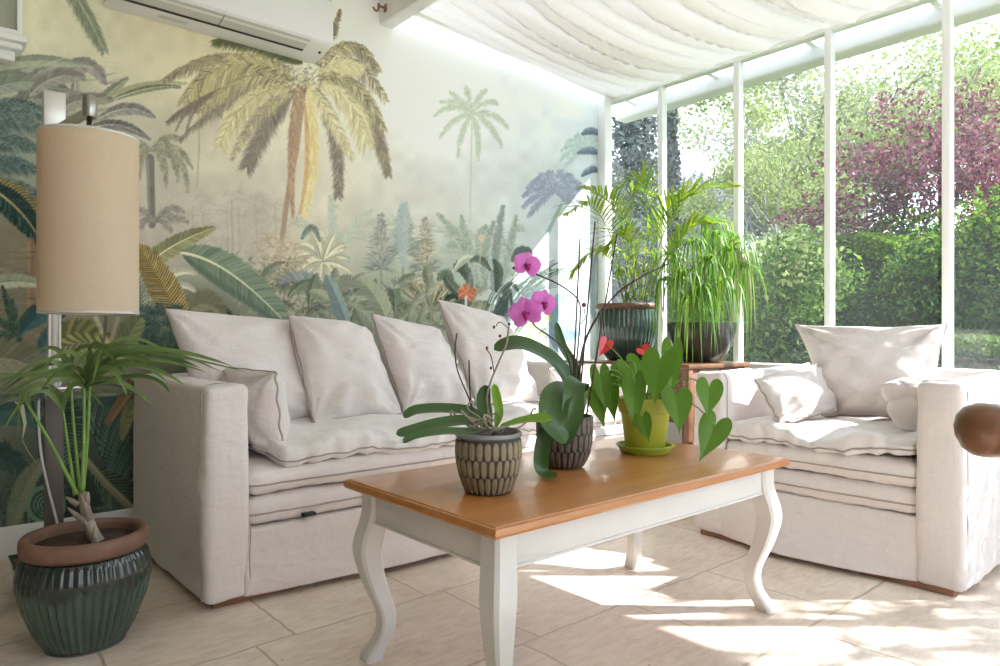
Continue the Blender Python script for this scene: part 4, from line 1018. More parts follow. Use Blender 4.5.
def spray(mb, pts, w, fold=.2, up=(0,0,1), prof=None, rows=3): mb.blade(pts, w, fold, up, prof, rows)
def strap_prof(t): return min(1, (.35+2.6*t))*max(0, 1-max(0, (t-.62)/.38)**2.2)**.5 if t < .999 else .02
def heart(mb, c, tip, nrm, L, W, cup=.12, curl=.10):
    """heart-shaped leaf: c = where the stalk joins, tip = direction of the point"""
    c = Vector(c); d = Vector(tip).normalized(); n = Vector(nrm); n = (n-d*n.dot(d)).normalized(); s = d.cross(n)
    K = 40; rings = [0, .25, .5, .75, 1.0]; vs = [c]; fs = []
    for r in rings[1:]:
        for k in range(K):
            t = 2*PI*k/K
            x = math.sin(t)**3*.5*(1+.06*math.cos(t)); y = -(13*math.cos(t)-5*math.cos(2*t)-2*math.cos(3*t)-math.cos(4*t))/17.
            y = (y+.28)/1.25*1.0  # lobes behind the joint, point ahead
            if y > .35: x *= 1+.10*math.sin((y-.35)*3)
            px, py = x*2*W*.5*r, y*L*r
            z = cup*abs(px)*1.2-curl*(max(0, py)/L)**2*L+.02*L*math.sin(px/W*9)*r*r
            vs.append(c+s*px+d*py+n*z)
    for k in range(K): fs.append((0, 1+k, 1+(k+1)%K))
    for ri in range(len(rings)-2):
        for k in range(K):
            a = 1+ri*K+k; b = 1+ri*K+(k+1)%K; fs.append((a, a+K, b+K, b))
    mb.add(vs, fs)

# ------------------------------------------------------------------ carved ceramic orchid pots
def carved_pot(parent, c, prof, zlo, zhi, rows, around, hi, lo_, name='pot', depth=.0045):
    n = around*10; prof2 = []
    for i in range(len(prof)-1):
        (r0, z0), (r1, z1) = prof[i], prof[i+1]; k = max(1, int(abs(z1-z0)/.0022))
        for j in range(k): prof2.append((r0+(r1-r0)*j/k, z0+(z1-z0)*j/k))
    prof2.append(prof[-1]); cols = []
    inner = max(range(len(prof2)), key=lambda i: prof2[i][1])
    def e_at(z, a, i):
        if not (zlo < z < zhi) or i > inner: return -1
        t = (z-zlo)/(zhi-zlo)*rows; row = int(t); cv_ = (t-row)*2-1
        u = (a/(2*PI)*around+(.5 if row % 2 else 0)) % 1*2-1
        return 1-abs(u/.84)**2.2-abs(cv_/1.08)**3.2
    def rf(r, z, a, i):
        e = e_at(z, a, i); k = max(0, min(1, (e+.02)*3)) if e > -1 else (0 if zlo < z < zhi and i <= inner else .6)
        f = k; cols.append(tuple(lo_[q_]+(hi[q_]-lo_[q_])*f for q_ in range(3))+(1,) if zlo < z < zhi and i <= inner else tuple(lo_[q_]*1.15 for q_ in range(3))+(1,))
        return r+depth*(k-.6) if zlo < z < zhi and i <= inner else r
    mb = MB().lathe(c, prof2, n, rf)
    return mb.build(name, M['carved'], parent, colors=cols)

O1 = Vector((1.129, 1.354, .5005))
o1 = thing('potted_orchid', 'orchid without blooms in a tan carved pot at the near end of the coffee table', 'plant', O1)
carved_pot(o1, O1, [(.052,0),(.058,.003),(.066,.02),(.075,.045),(.0815,.075),(.084,.105),(.083,.135),(.0805,.137),(.079,.136),(.077,.11),(.07,.05)], .004, .133, 3, 26, rgb(136,123,98), rgb(56,51,43))
ins = MB().lathe(O1, [(.074,.10),(.0775,.134),(.0795,.140),(.0835,.1415),(.0855,.146),(.0845,.1525),(.0815,.1535),(.0785,.150),(.074,.13),(.07,.12)], 64); ins.build('pot_liner', M['metal_grey'], o1, auto=60)
MB().lathe(O1, [(.0005,.126),(.04,.129),(.074,.124),(.0005,.120)], 32, lambda r,z,a,i: r*(1+.03*math.sin(a*7))).build('bark_chips', M['soil'], o1)
def dd(px, py, D): return P(px, py, D)
D1 = 1.80
for i, (pts, w, m_) in enumerate([
    ([(492,428,1.80),(472,421,1.78),(440,424,1.74),(410,432,1.70),(396,434,1.69)], .0185, 'orchid_leaf'),
    ([(490,424,1.84),(470,412,1.85),(440,409,1.84),(415,411,1.82),(404,418,1.80)], .0175, 'orchid_leaf'),
    ([(492,430,1.78),(470,432,1.74),(440,432,1.69),(415,436,1.66),(403,443,1.64)], .013, 'orchid_leaf'),
    ([(490,425,1.86),(484,408,1.92),(484,396,1.95),(489,386,1.95)], .020, 'orchid_leaf'),
    ([(500,426,1.78),(520,422,1.72),(536,419,1.68),(552,420,1.66)], .018, 'orchid_leaf_young')]):
    m = MB(); m.blade(spline([dd(*p) for p in pts], 5), w, .28, (-.35,-.5,.7), strap_prof, 5); m.build('leaf', M[m_], o1)
m = MB(); m.blade(spline([dd(496,427,1.79),dd(499,412,1.79),dd(497,398,1.79),dd(494,384,1.80)], 5), .0115, .25, (-.65,-.757,0), strap_prof, 5); m.build('leaf', M['orchid_leaf_young'], o1)
for pts, r, mt in [([(490,425,1.8),(487,400,1.8),(490,384,1.8),(497,366,1.79),(506,345,1.78),(509,326,1.77)], .0026, 'root'),
                   ([(477,420,1.82),(468,396,1.83),(458,372,1.84),(455,352,1.84),(457,333,1.84)], .0020, 'darkstem'), ([(472,420,1.83),(470,390,1.83),(469,360,1.83)], .0022, 'darkstem'),
                   ([(494,372,1.79),(491,356,1.79),(486,349,1.79)], .0014, 'darkstem'), ([(508,328,1.77),(500,322,1.77),(496,326,1.77)], .0012, 'darkstem')]:
    MB().tube(spline([dd(*p) for p in pts], 5), r, 7).build('flower_spike', M[mt], o1)
R = random.Random(4)
rt = MB()
for k in range(16):
    x0 = 470+R.random()*36; a = [(x0, 427+R.random()*4, 1.74+R.random()*.08)]
    for j in range(4): a.append((a[-1][0]+R.uniform(-15,14), a[-1][1]+R.uniform(-11,7), a[-1][2]+R.uniform(-.02,.02)))
    rt.tube(spline([dd(*p) for p in a], 4), R.uniform(.0016,.0030), 6)
rt.build('aerial_roots', M['root'], o1)
b = MB()
for (px, py) in ((509,324),(487,348),(500,336),(494,327),(491,368)): MB().lathe(dd(px,py,1.78), [(.0002,-.005),(.0035,-.002),(.0035,.002),(.0002,.005)], 8).build('bud', M['bud'], o1)

O2 = Vector((1.520, 1.462, .5005))
o2 = thing('potted_orchid', 'tall orchid with magenta flowers in a dark carved pot, middle of the coffee table', 'plant', O2)
carved_pot(o2, O2, [(.049,0),(.056,.003),(.067,.02),(.077,.045),(.083,.075),(.085,.105),(.085,.154),(.0825,.1555),(.080,.154),(.078,.11),(.067,.05)], .004, .153, 3, 25, rgb(98,86,78), rgb(46,40,37))
MB().lathe(O2, [(.0005,.136),(.04,.140),(.079,.134),(.0005,.128)], 32).build('bark_chips', M['soil'], o2)
DO = 2.07
for pts, w in [([(575,420,2.08),(572,392,2.10),(553,362,2.08),(520,345,2.05),(494,350,2.03)], .040),
               ([(574,425,2.04),(562,404,1.98),(546,432,1.92),(541,470,1.92),(557,476,1.90)], .022),
               ([(576,425,2.02),(570,394,1.97),(556,398,1.92),(553,424,1.89),(566,443,1.88)], .042),
               ([(578,425,2.04),(580,385,1.99),(574,388,1.93),(571,420,1.90),(562,446,1.90)], .030)]:
    m = MB(); m.blade(spline([dd(*p) for p in pts], 6), w, .25, (-.25,-.5,.85), strap_prof, 5); m.build('leaf', M['orchid_leaf'], o2)
m = MB(); m.blade(spline([dd(*p) for p in [(580,424,2.1),(576,372,2.12),(562,345,2.12),(556,322,2.1)]], 6), .014, .25, (-.6,-.7,.3), strap_prof, 5); m.build('leaf', M['orchid_leaf'], o2)
for (a, c_) in (((571,430,2.06),(580,239,2.06)), ((577,430,2.10),(595,222,2.10)), ((584,430,2.06),(617,234,2.06))):
    MB().tube([dd(*a), dd((a[0]+c_[0])/2, (a[1]+c_[1])/2, a[2]), dd(*c_)], [.0030,.0027,.0022], 7).build('stake', M['stake'], o2)
for pts, r in [([(578,430,2.08),(579,380,2.08),(584,345,2.08),(598,316,2.08),(620,291,2.08),(645,275,2.08),(668,264,2.08)], [.0036]*18+[.0030]*12+[.0022]*7),
               ([(572,430,2.05),(576,370,2.05),(580,320,2.05),(578,300,2.05),(560,285,2.03),(536,274,2.02)], .0024),
               ([(574,430,2.06),(572,380,2.06),(566,352,2.05),(552,338,2.03),(535,326,2.0),(532,318,2.0)], .0026),
               ([(581,324,2.05),(585,318,2.05),(584,308,2.05)], .0016)]:
    q_ = spline([dd(*p) for p in pts], 6); r2 = r if not isinstance(r, list) else [r[min(i, len(r)-1)] for i in range(len(q_))]
    MB().tube(q_, r2, 7).build('flower_spike', M['darkstem'], o2)
b = MB()
for (px, py, s) in ((584,305,.0085),(514,268,.0058),(644,271,.004),(634,280,.004),(627,288,.0045),(651,272,.0035)):
    c_ = dd(px, py, 2.06); MB().lathe(c_, [(.0002,-s),(s*.75,-s*.5),(s*.95,0),(s*.7,s*.55),(.0002,s)], 12).build('bud', M['bud'], o2)
def blossom(c, face, size, roll=0):
    c = Vector(c); f = Vector(face).normalized(); u = (Vector((0,0,1))-f*f.z).normalized(); s = u.cross(f)
    mb = MB()
    def petal(ang, L, W, back, k):
        a = math.radians(ang+roll); d = u*math.cos(a)+s*math.sin(a); w = f.cross(d)
        vs = []; fs = []; nu, nv = 8, 6
        for i in range(nu+1):
            t = i/nu; wd = W*(math.sin(PI*min(1, t*.93+.04))**.6)
            for j in range(nv+1):
                q_ = j/nv*2-1
                vs.append(c+d*(L*t)+w*(wd*q_)+f*(back+.10*L*math.sin(t*2.5)-.10*abs(q_)*W*t*2+.02*L*math.sin(t*9+q_*5+k)))
        for i in range(nu):
            for j in range(nv):
                a_ = i*(nv+1)+j; fs.append((a_, a_+1, a_+nv+2, a_+nv+1))
        mb.add(vs, fs)
    for i, a in enumerate((0, 128, 232)): petal(a, size*1.02, size*.40, -.003, i)
    for i, a in enumerate((72, 288)): petal(a, size*1.10, size*.62, .002, i+5)
    fl = mb.build('flower', M['petal'], o2)
    l = MB(); l.tube([c+f*.001, c+f*size*.22-u*size*.05, c+f*size*.30-u*size*.28, c+f*size*.22-u*size*.5], [size*.10, size*.14, size*.17, size*.04], 8)
    for sg in (-1, 1): l.tube([c+f*size*.1, c+f*size*.25+s*(sg*size*.18)-u*size*.05, c+f*size*.3+s*(sg*size*.2)+u*size*.08], [size*.05, size*.10, size*.03], 7)
    l.build('lip', M['lip'], fl)
cam = Vector((0,0,.9))
for (px, py, D, sz, off, roll) in ((527,265,2.00,.039,(.25,-.2,.15),12), (526,313,1.97,.046,(-.15,-.1,.05),-14), (543,303,2.01,.040,(.55,.1,.05),16)):
    c_ = dd(px, py, D); fc = (cam-c_).normalized()+Vector(off); blossom(c_, fc, sz, roll)

# ------------------------------------------------------------------ anthurium in the lime pot
O3 = Vector(P(645, 447, 2.36)); O3.z = .5005
o3 = thing('potted_anthurium', 'heart-leaved plant with red blooms in a lime green pot and saucer', 'plant', O3)
MB().lathe(O3, [(.001,0),(.080,0),(.084,.003),(.093,.022),(.098,.023),(.098,.027),(.091,.0275),(.084,.008),(.001,.006)], 56).build('saucer', M['limedark'], o3, auto=35)
MB().lathe(O3, [(.001,.007),(.062,.007),(.066,.012),(.0825,.135),(.0845,.137),(.090,.138),(.0945,.182),(.0945,.186),(.090,.187),(.087,.150),(.001,.14)], 64).build('pot', M['lime'], o3, auto=35)
MB().lathe(O3, [(.0005,.170),(.04,.174),(.088,.166),(.0005,.15)], 32).build('soil', M['soil'], o3)
root = O3+Vector((0,0,.17))
facing = (cam-O3).normalized()
# (attach px,py,D, tip px,py,D, length, half width)
for i, (ax_, ay_, aD, tx, ty, tD, W) in enumerate([
    (660,362,2.24, 654,398,2.20, .072),(634,384,2.28, 634,424,2.20, .050),(676,398,2.24, 680,428,2.16, .062),(643,420,2.20,648,440,2.18,.036),
    (709,388,2.24, 708,414,2.20, .054),(715,426,2.22, 702,456,2.16, .062),(600,376,2.36, 606,408,2.30, .044),(596,396,2.36, 603,424,2.28, .040),(610,388,2.38, 614,418,2.34, .040),
    (628,364,2.44, 642,382,2.40, .052),(612,372,2.48, 624,386,2.42, .048),(672,352,2.46, 672,392,2.40, .046),(600,384,2.44,590,402,2.40,.03)]):
    a = dd(ax_, ay_, aD); t = dd(tx, ty, tD); d = (t-a); L = d.length*1.05
    n = (cam-a).normalized()+Vector((R.uniform(-.3,.3), R.uniform(-.3,.3), .35+R.uniform(-.2,.3)))
    m = MB(); heart(m, a, d, n, L*1.08, W*1.62, .20, .10)
    lf = m.build('leaf', M['anth_leaf'], o3)
    mid = (root+a)/2+Vector((0,0,.05))+(a-root)*.1
    s0 = root+Vector((R.uniform(-.03,.03), R.uniform(-.03,.03), -.01))
    MB().tube(spline([s0, mid, a-d.normalized()*.004], 5), [.0030]*6+[.0022]*5, 6).build('leaf_stalk', M['stem'], lf)
for (px, py, D, tx, ty, L) in ((606,343,2.46, 599,357,.05),(643,350,2.5,650,357,.042)):
    a = dd(px, py, D); t = dd(tx, ty, D-.02); m = MB(); heart(m, a, t-a, (cam-a).normalized()+Vector((.3,-.1,.3)), L*1.15, .052, .25, .1)
    fl = m.build('spathe', M['red'], o3); MB().tube(spline([root, (root+a)/2+Vector((0,0,.03)), a], 5), .0018, 6).build('flower_stalk', M['stem'], fl)

# ------------------------------------------------------------------ palm in the big ribbed pot, lower left
OB = Vector((.402, 2.33, 0))
big = thing('potted_palm', 'arching palm in the large ribbed dark green pot, lower left', 'plant', OB)
def ribbed(parent, c, prof, n_ribs, amp, top, bot, name='pot', pooled=.75, zfrac=(.62,.92)):
    n = n_ribs*8; cols = []; zmax = max(z for _, z in prof); zmin = min(z for _, z in prof)
    pf = []
    for i in range(len(prof)-1):
        (r0,z0),(r1,z1) = prof[i], prof[i+1]; k = max(1, int(math.hypot(r1-r0, z1-z0)/.008))
        for j in range(k): pf.append((r0+(r1-r0)*j/k, z0+(z1-z0)*j/k))
    pf.append(prof[-1])
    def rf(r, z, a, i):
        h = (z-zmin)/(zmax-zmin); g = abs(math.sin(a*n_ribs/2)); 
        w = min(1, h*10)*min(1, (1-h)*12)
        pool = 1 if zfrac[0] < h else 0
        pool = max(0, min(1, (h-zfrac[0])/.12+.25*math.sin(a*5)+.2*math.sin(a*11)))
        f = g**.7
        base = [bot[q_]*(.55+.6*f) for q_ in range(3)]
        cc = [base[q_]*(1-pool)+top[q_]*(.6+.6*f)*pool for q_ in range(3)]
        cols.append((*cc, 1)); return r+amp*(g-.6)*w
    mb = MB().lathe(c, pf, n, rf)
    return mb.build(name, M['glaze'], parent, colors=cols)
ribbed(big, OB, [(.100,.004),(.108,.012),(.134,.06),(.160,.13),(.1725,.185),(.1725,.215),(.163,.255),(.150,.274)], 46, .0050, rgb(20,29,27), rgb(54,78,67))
rim = MB().lathe(OB, [(.150,.270),(.158,.275),(.164,.284),(.1655,.300),(.164,.316),(.159,.323),(.151,.324),(.142,.322),(.138,.310),(.138,.28)], 96, closed_ends=False); rim.build('rim', M['terracotta'], big, auto=60)
MB().lathe(OB, [(.0005,.296),(.08,.300),(.139,.292),(.0005,.27)], 40, lambda r,z,a,i: r).build('soil', M['soil'], big)
MB().tube([OB+Vector((0,0,.002)), OB+Vector((0,0,.006))], .106, 48).build('pot_base', M['darkpot'], big)
tk = MB()
q0 = [dd(100,546,2.03), dd(92,532,2.04), dd(86,512,2.06), dd(82,492,2.07)]
tk.tube(spline(q0, 5), [.021,.020,.020,.019,.018,.018,.017,.017,.016,.016,.015,.015,.014,.013,.012,.011], 10)
for (a, b2) in (((98,545,2.01),(84,520,2.0)),((84,522,2.03),(68,508,2.03)),((90,520,2.02),(82,496,2.02)),((95,530,2.02),(94,545,2.02)),((78,505,2.05),(66,497,2.05)),((86,505,2.03),(88,492,2.04)),((94,545,1.99),(95,526,1.99))):
    tk.tube([dd(*a), (dd(*a)+dd(*b2))/2+Vector((0,-.006,0)), dd(*b2)], [.009,.008,.003], 7)
tk.build('trunk', M['palebark'], big)
hubs = [((62,405,2.12),[(75,495,2.07),(70,460,2.10)]),((84,378,2.02),[(82,492,2.06),(84,440,2.04)]),((90,372,2.06),[(83,490,2.08),(88,430,2.08)]),((70,374,2.2),[(80,492,2.09),(74,430,2.16)]),((26,402,1.98),[(77,494,2.05),(50,442,2.0)])]
stems = []
for (h, mids) in hubs:
    stems.append(spline([dd(*p) for p in mids]+[dd(*h)], 6))
leaflets = [ # hub index, mid, tip
 (1,(120,352,1.95),(246,372,1.86)),(1,(130,360,1.93),(206,372,1.85)),(1,(118,356,1.92),(166,372,1.84)),(1,(136,350,1.93),(232,366,1.88)),(2,(128,346,1.99),(222,372,1.92)),(1,(126,364,1.88),(176,378,1.80)),(3,(40,362,2.1),(-6,398,2.04)),(1,(64,368,1.9),(4,396,1.84)),(2,(112,352,1.96),(170,384,1.9)),(2,(130,352,2.02),(200,368,1.98)),(1,(130,366,1.9),(186,386,1.82)),(1,(112,380,1.88),(152,404,1.82)),
 (2,(108,346,2.04),(150,366,2.0)),(1,(108,368,1.86),(128,398,1.8)),(2,(104,350,2.0),(122,346,1.9)),(1,(92,350,1.94),(72,372,1.86)),(1,(100,352,1.9),(92,384,1.82)),(2,(96,344,1.98),(126,376,1.9)),
 (3,(60,356,2.2),(20,380,2.15)),(3,(50,364,2.16),(2,392,2.1)),(3,(44,372,2.1),(-14,384,2.05)),(1,(60,372,1.94),(14,388,1.88)),(1,(58,380,1.92),(20,396,1.9)),(3,(58,350,2.22),(34,352,2.2)),(0,(40,384,2.04),(-6,410,2.0)),(0,(36,392,2.02),(4,430,2.0)),
 (0,(52,388,2.1),(26,400,2.1)),(4,(22,396,1.98),(18,440,1.98)),(2,(120,340,2.1),(166,352,2.1)),(2,(110,366,2.1),(140,386,2.08)),(3,(80,348,2.24),(110,352,2.2)),(1,(140,376,1.86),(170,394,1.80)),(2,(70,352,2.06),(40,372,2.0)),(0,(76,384,2.1),(104,408,2.06)),(1,(70,364,1.9),(40,392,1.86)),(3,(30,376,2.1),(-20,372,2.05))]
for hi_, st in enumerate(stems):
    fr = MB(); r_ = [.0058-.0026*i/(len(st)-1) for i in range(len(st))]; fr.tube(st, r_, 8)
    stem_o = fr.build('stem', M['stem'], big)
    lf = MB()
    for (h, m_, t_) in leaflets:
        if h != hi_: continue
        p0 = st[-1]-(st[-1]-st[-2])*R.uniform(0, 1.5)
        lf.blade(bez(p0, dd(*m_)*2-(p0+dd(*t_))/2, dd(*t_), 14), R.uniform(.0075,.0110), .25, (-.55+R.uniform(-.3,.3),-.7,.35+R.uniform(-.3,.3)), lambda t: min(1, .3+t*4)*max(0,1-t)**.45*1.0+.02)
    if lf.v: lf.build('leaflets', M['palm_leaf'], stem_o)
wl = MB(); wl.blade([dd(14,402,1.98), dd(20,406,1.98), dd(24,424,1.98), dd(22,442,1.98)], .010, .5); wl.blade([dd(22,440,1.98), dd(28,452,2.0), dd(42,470,2.02)], .003, .5); wl.build('withered_leaf', M['drygrass'], big)
# square green planter standing behind the big pot
sq = thing('square_planter', 'small square green glazed planter half hidden behind the large ribbed pot', 'planter', (.33, 2.785, 0))
b = MB(); cx, cy = .33, 2.785
lv = [(.040,0),(.044,.004),(.062,.138),(.066,.142),(.066,.155),(.058,.156),(.056,.14)]
vs = []; fs = []
for (h, z) in lv: vs += [(cx-h,cy-h,z),(cx+h,cy-h,z),(cx+h,cy+h,z),(cx-h,cy+h,z)]
for k in range(len(lv)-1):
    for j in range(4): fs.append((k*4+j, k*4+(j+1)%4, k*4+4+(j+1)%4, k*4+4+j))
fs.append((3,2,1,0)); b.add(vs, fs).build('pot', M['glazeflat'], sq, auto=30)
MB().box(cx-.059, cx+.059, cy-.059, cy+.059, .125, .142).build('soil', M['plinth'], sq, smooth=False)

# ------------------------------------------------------------------ stand with areca palm and sedge in the glass corner
stn = thing('plant_stand', 'brown wooden stand with woven side carrying two potted plants in the glass corner', 'stand', (3.5, 2.55, 0))
PX_, PX2, PY_, PY2 = 3.17, 3.80, 2.13, 3.10
MB().rbox(PX_, PX2, PY_, PY2, .715, .74, .004, .3).build('tabletop', M['brownwood'], stn, auto=40)
for x in (PX_+.03, PX2-.03):
    for y in (PY_+.03, PY2-.03): MB().rbox(x-.022, x+.022, y-.022, y+.022, 0, .716, .004, .3).build('leg', M['brownwood'], stn, auto=40)
MB().rbox(PX_+.01, PX2-.01, PY_+.02, PY_+.035, .42, .716, .003, .3).build('woven_panel', M['wicker'], stn, auto=40)
MB().rbox(PX_+.02, PX_+.035, PY_+.03, PY2-.03, .42, .716, .003, .3).build('woven_panel', M['wicker'], stn, auto=40)
OA = Vector((3.47, 2.79, .741))
ar = thing('potted_palm', 'feathery yellow-green palm in a ribbed green glazed pot in the glass corner', 'plant', OA)
ribbed(ar, OA, [(.118,.0),(.128,.008),(.150,.05),(.176,.13),(.190,.21),(.192,.26),(.188,.30),(.186,.325)], 40, .0055, rgb(60,82,72), rgb(46,70,62), zfrac=(.2,.95))
MB().lathe(OA, [(.186,.322),(.196,.327),(.200,.338),(.199,.352),(.190,.357),(.172,.356),(.168,.33)], 72, closed_ends=False).build('rim', M['terracotta'], ar, auto=60)
MB().lathe(OA, [(.0005,.325),(.1,.330),(.170,.322),(.0005,.3)], 32).build('soil', M['soil'], ar)
top_ = OA+Vector((0,0,.33))
def frond(parent, st, leaf_l, leaf_w, mat, name='frond', n=26, start=.35, ang=50, hang=.35, seed=0):
    R2 = random.Random(seed); mb = MB(); m = len(st)
    mb.tube(st, [.0055*(1-.75*i/(m-1)) for i in range(m)], 6)
    for k in range(n):
        t = start+(1-start)*k/(n-1); f_ = t*(m-1); i = min(m-2, int(f_)); p = st[i].lerp(st[i+1], f_-i); d = (st[i+1]-st[i]).normalized()
        s = d.cross(Vector((0,0,1)));
        if s.length < .1: s = d.cross(Vector((.65,.75,0)))
        s.normalize(); nn = s.cross(d)
        L = leaf_l*(math.sin(PI*(.18+.78*(k/(n-1))))**.7)*R2.uniform(.85,1.1)
        for sg in (-1, 1):
            a = math.radians(ang*(1-.55*k/(n-1))+R2.uniform(-6,6)); dr = d*math.cos(a)+s*(sg*math.sin(a))+nn*.25
            e = p+dr.normalized()*L+Vector((0,0,-hang*L)); mid = p+dr.normalized()*L*.55+Vector((0,0,.03*L))
            mb.blade(bez(p, mid, e, 5), leaf_w, .3, (0,0,1), lambda t: min(1,.35+t*4)*max(0,1-t)**.5+.02)
    return mb.build(name, M[mat], parent)
for i, pts in enumerate([
    [(628,300,4.32),(618,262,4.25),(606,225,4.1),(588,205,3.95),(566,214,3.8)],[(634,300,4.35),(630,262,4.35),(622,225,4.3),(608,200,4.2),(584,188,4.05)],[(640,300,4.35),(644,262,4.35),(650,215,4.35),(640,180,4.3),(620,188,4.25)],
    [(644,300,4.3),(656,258,4.25),(668,224,4.15),(694,192,4.05),(735,187,3.95)],[(642,300,4.32),(650,262,4.3),(658,230,4.25),(672,205,4.15),(692,196,4.1)],[(636,300,4.4),(634,258,4.45),(630,215,4.5),(634,190,4.55),(652,196,4.5)],
    [(646,300,4.25),(660,270,4.15),(676,246,4.05),(694,226,4.0),(716,224,3.9)],[(630,300,4.35),(618,270,4.3),(602,252,4.2),(586,256,4.1),(574,270,4.05)],[(640,300,4.28),(638,270,4.2),(632,244,4.1),(618,234,4.0),(604,250,3.9)]]):
    frond(ar, spline([dd(*p) for p in pts], 5), .24, .0085, 'areca_leaf', n=24, seed=i, start=.38, hang=.30)
m = MB()
for k in range(46):
    a = R.uniform(0, 6.28); p0 = dd(R.uniform(612,658), R.uniform(250,275), 4.25); m.blade(bez(p0, p0+Vector((math.cos(a)*.06,math.sin(a)*.06,.06)), p0+Vector((math.cos(a)*.13,math.sin(a)*.13,-.05)), 4), .009, .3)
m.build('leaflets', M['areca_leaf'], ar)
for px in (622, 630, 638, 646): MB().tube([top_+Vector((R.uniform(-.05,.05),R.uniform(-.05,.05),-.02)), dd(px-4, 278, 4.3), dd(px, 240, 4.28)], [.006,.005,.003], 6).build('stem', M['areca_leaf'], ar)

OC = Vector((3.58, 2.32, .741))
sd_ = thing('potted_sedge', 'cascading grassy plant with long hanging blades in a dark bowl beside the armchair', 'plant', OC)
MB().lathe(OC, [(.10,0),(.11,.004),(.145,.05),(.178,.12),(.196,.19),(.20,.225),(.198,.232),(.188,.232),(.185,.2),(.17,.15)], 56).build('pot', M['darkpot'], sd_, auto=50)
MB().lathe(OC, [(.0005,.2),(.1,.205),(.186,.198),(.0005,.18)], 32).build('soil', M['soil'], sd_)
heads = [(672,258,4.05),(692,244,4.05),(706,262,3.95),(716,236,4.1),(730,250,4.0),(684,275,3.95),(700,290,3.9),(740,268,4.0),(722,284,3.9),(664,282,4.0),(735,240,4.1),(712,222,4.2),(690,300,3.9)]
for i, h in enumerate(heads):
    st = spline([OC+Vector((R.uniform(-.08,.08),R.uniform(-.08,.08),.19)), (OC+Vector((0,0,.2))+dd(*h))/2+Vector((R.uniform(-.04,.04),R.uniform(-.04,.04),.04)), dd(*h)], 6)
    s = MB().tube(st, .0035, 6); so = s.build('stem', M['sedge_leaf'], sd_)
    lf = MB(); c_ = dd(*h)
    for k in range(24):
        a = 2*PI*k/24+R.uniform(-.2,.2); o_ = R.uniform(.06,.17); dz = R.uniform(.12,.42); u_ = R.uniform(.02,.10)
        e = c_+Vector((math.cos(a)*o_*1.1, math.sin(a)*o_*1.1, -dz)); m_ = c_+Vector((math.cos(a)*o_*.9, math.sin(a)*o_*.9, u_+.05))
        lf.blade(bez(c_, m_, e, 8), R.uniform(.0045,.0075), .3, (0,0,1), lambda t: min(1,.4+t*3)*max(0,1-t)**.5+.02)
    lf.build('blades', M['sedge_leaf'], so)
m = MB()
for k in range(40):
    h = heads[R.randrange(len(heads))]; c_ = dd(h[0]+R.uniform(-12,12), h[1], h[2]-.05); a = R.uniform(0,6.28); o_ = R.uniform(.03,.12)
    m.blade(bez(c_, c_+Vector((math.cos(a)*o_, math.sin(a)*o_, .05)), c_+Vector((math.cos(a)*o_*1.2, math.sin(a)*o_*1.2, -R.uniform(.3,.55))), 8), .005, .3)
m.build('hanging_blades', M['sedge_leaf'], sd_)
m = MB()
for k in range(14):
    c_ = dd(R.uniform(728,736), R.uniform(238,246), 4.05); ex = R.uniform(734,752)
    m.blade(bez(c_, dd(ex+6, R.uniform(232,262), 4.0), dd(ex, R.uniform(290,362), 3.95), 10), .005, .3)
m.build('pale_blades', M['drygrass'], sd_)

# ------------------------------------------------------------------ wooden chair whose arm scroll enters at the right edge
wch = thing('wooden_chair', 'brown polished wooden chair, its rounded arm end entering at the right edge', 'chair', (1.45, .12, 0))
def turned(c, z0, z1, r):
    pr_ = []
    for i in range(41):
        t = i/40; pr_.append((r*(.72+.28*abs(math.sin(t*PI*2.5+.4))*(.6+.4*math.sin(t*PI))), z0+(z1-z0)*t))
    return MB().lathe(c, pr_, 20)
B0 = P(986, 430, .90)
dirx = Vector((DY, -DX, 0)); dirf = Vector((DX, DY, 0))   # chair faces left across the view
def CP(r_, f_, z): return Vector((B0.x, B0.y, 0))+dirx*r_+dirf*f_+Vector((0,0,z))
for f_ in (0, -.50):
    a = MB(); a.tube(spline([CP(.52,f_,B0.z+.02), CP(.30,f_,B0.z+.015), CP(.12,f_,B0.z+.018), CP(.05,f_,B0.z+.012)], 6), [.016]*10+[.018]*5+[.02]*4, 14)
    a.build('arm', M['brownwood'], wch)
    s = MB(); s.lathe(CP(0,f_,B0.z), [(.0005,-.036),(.016,-.033),(.027,-.024),(.0345,-.008),(.036,.004),(.033,.018),(.024,.029),(.012,.034),(.0005,.035)], 32); s.lathe(CP(.03,f_,B0.z+.004), [(.0005,-.028),(.024,-.014),(.028,.0),(.024,.016),(.0005,.028)], 24)
    s.build('arm_scroll', M['brownwood'], wch)
    turned(CP(.10,f_,0), .44, B0.z+.01, .018).build('arm_support', M['brownwood'], wch)
    turned(CP(.10,f_,0), 0, .42, .021).build('leg', M['brownwood'], wch)
    MB().tube(spline([CP(.56,f_,0), CP(.52,f_,.42), CP(.53,f_,.75), CP(.60,f_,1.02)], 6), .019, 12).build('leg', M['brownwood'], wch)
MB().tube([CP(.59,0,.99), CP(.59,-.50,.99)], .02, 12).build('top_rail', M['brownwood'], wch)
for f_ in (-.1,-.2,-.3,-.4): MB().tube([CP(.53,f_,.46), CP(.585,f_,.99)], .009, 8).build('spindle', M['brownwood'], wch)
v = [CP(.06,-.52,.42),CP(.56,-.52,.42),CP(.56,.02,.42),CP(.06,.02,.42),CP(.06,-.52,.45),CP(.56,-.52,.45),CP(.56,.02,.45),CP(.06,.02,.45)]
MB().add(v, [(3,2,1,0),(4,5,6,7),(0,1,5,4),(1,2,6,5),(2,3,7,6),(3,0,4,7)]).build('seat', M['brownwood'], wch, smooth=False)
SKY, SUN, EXPO = 1.45, 6.8, 1.44
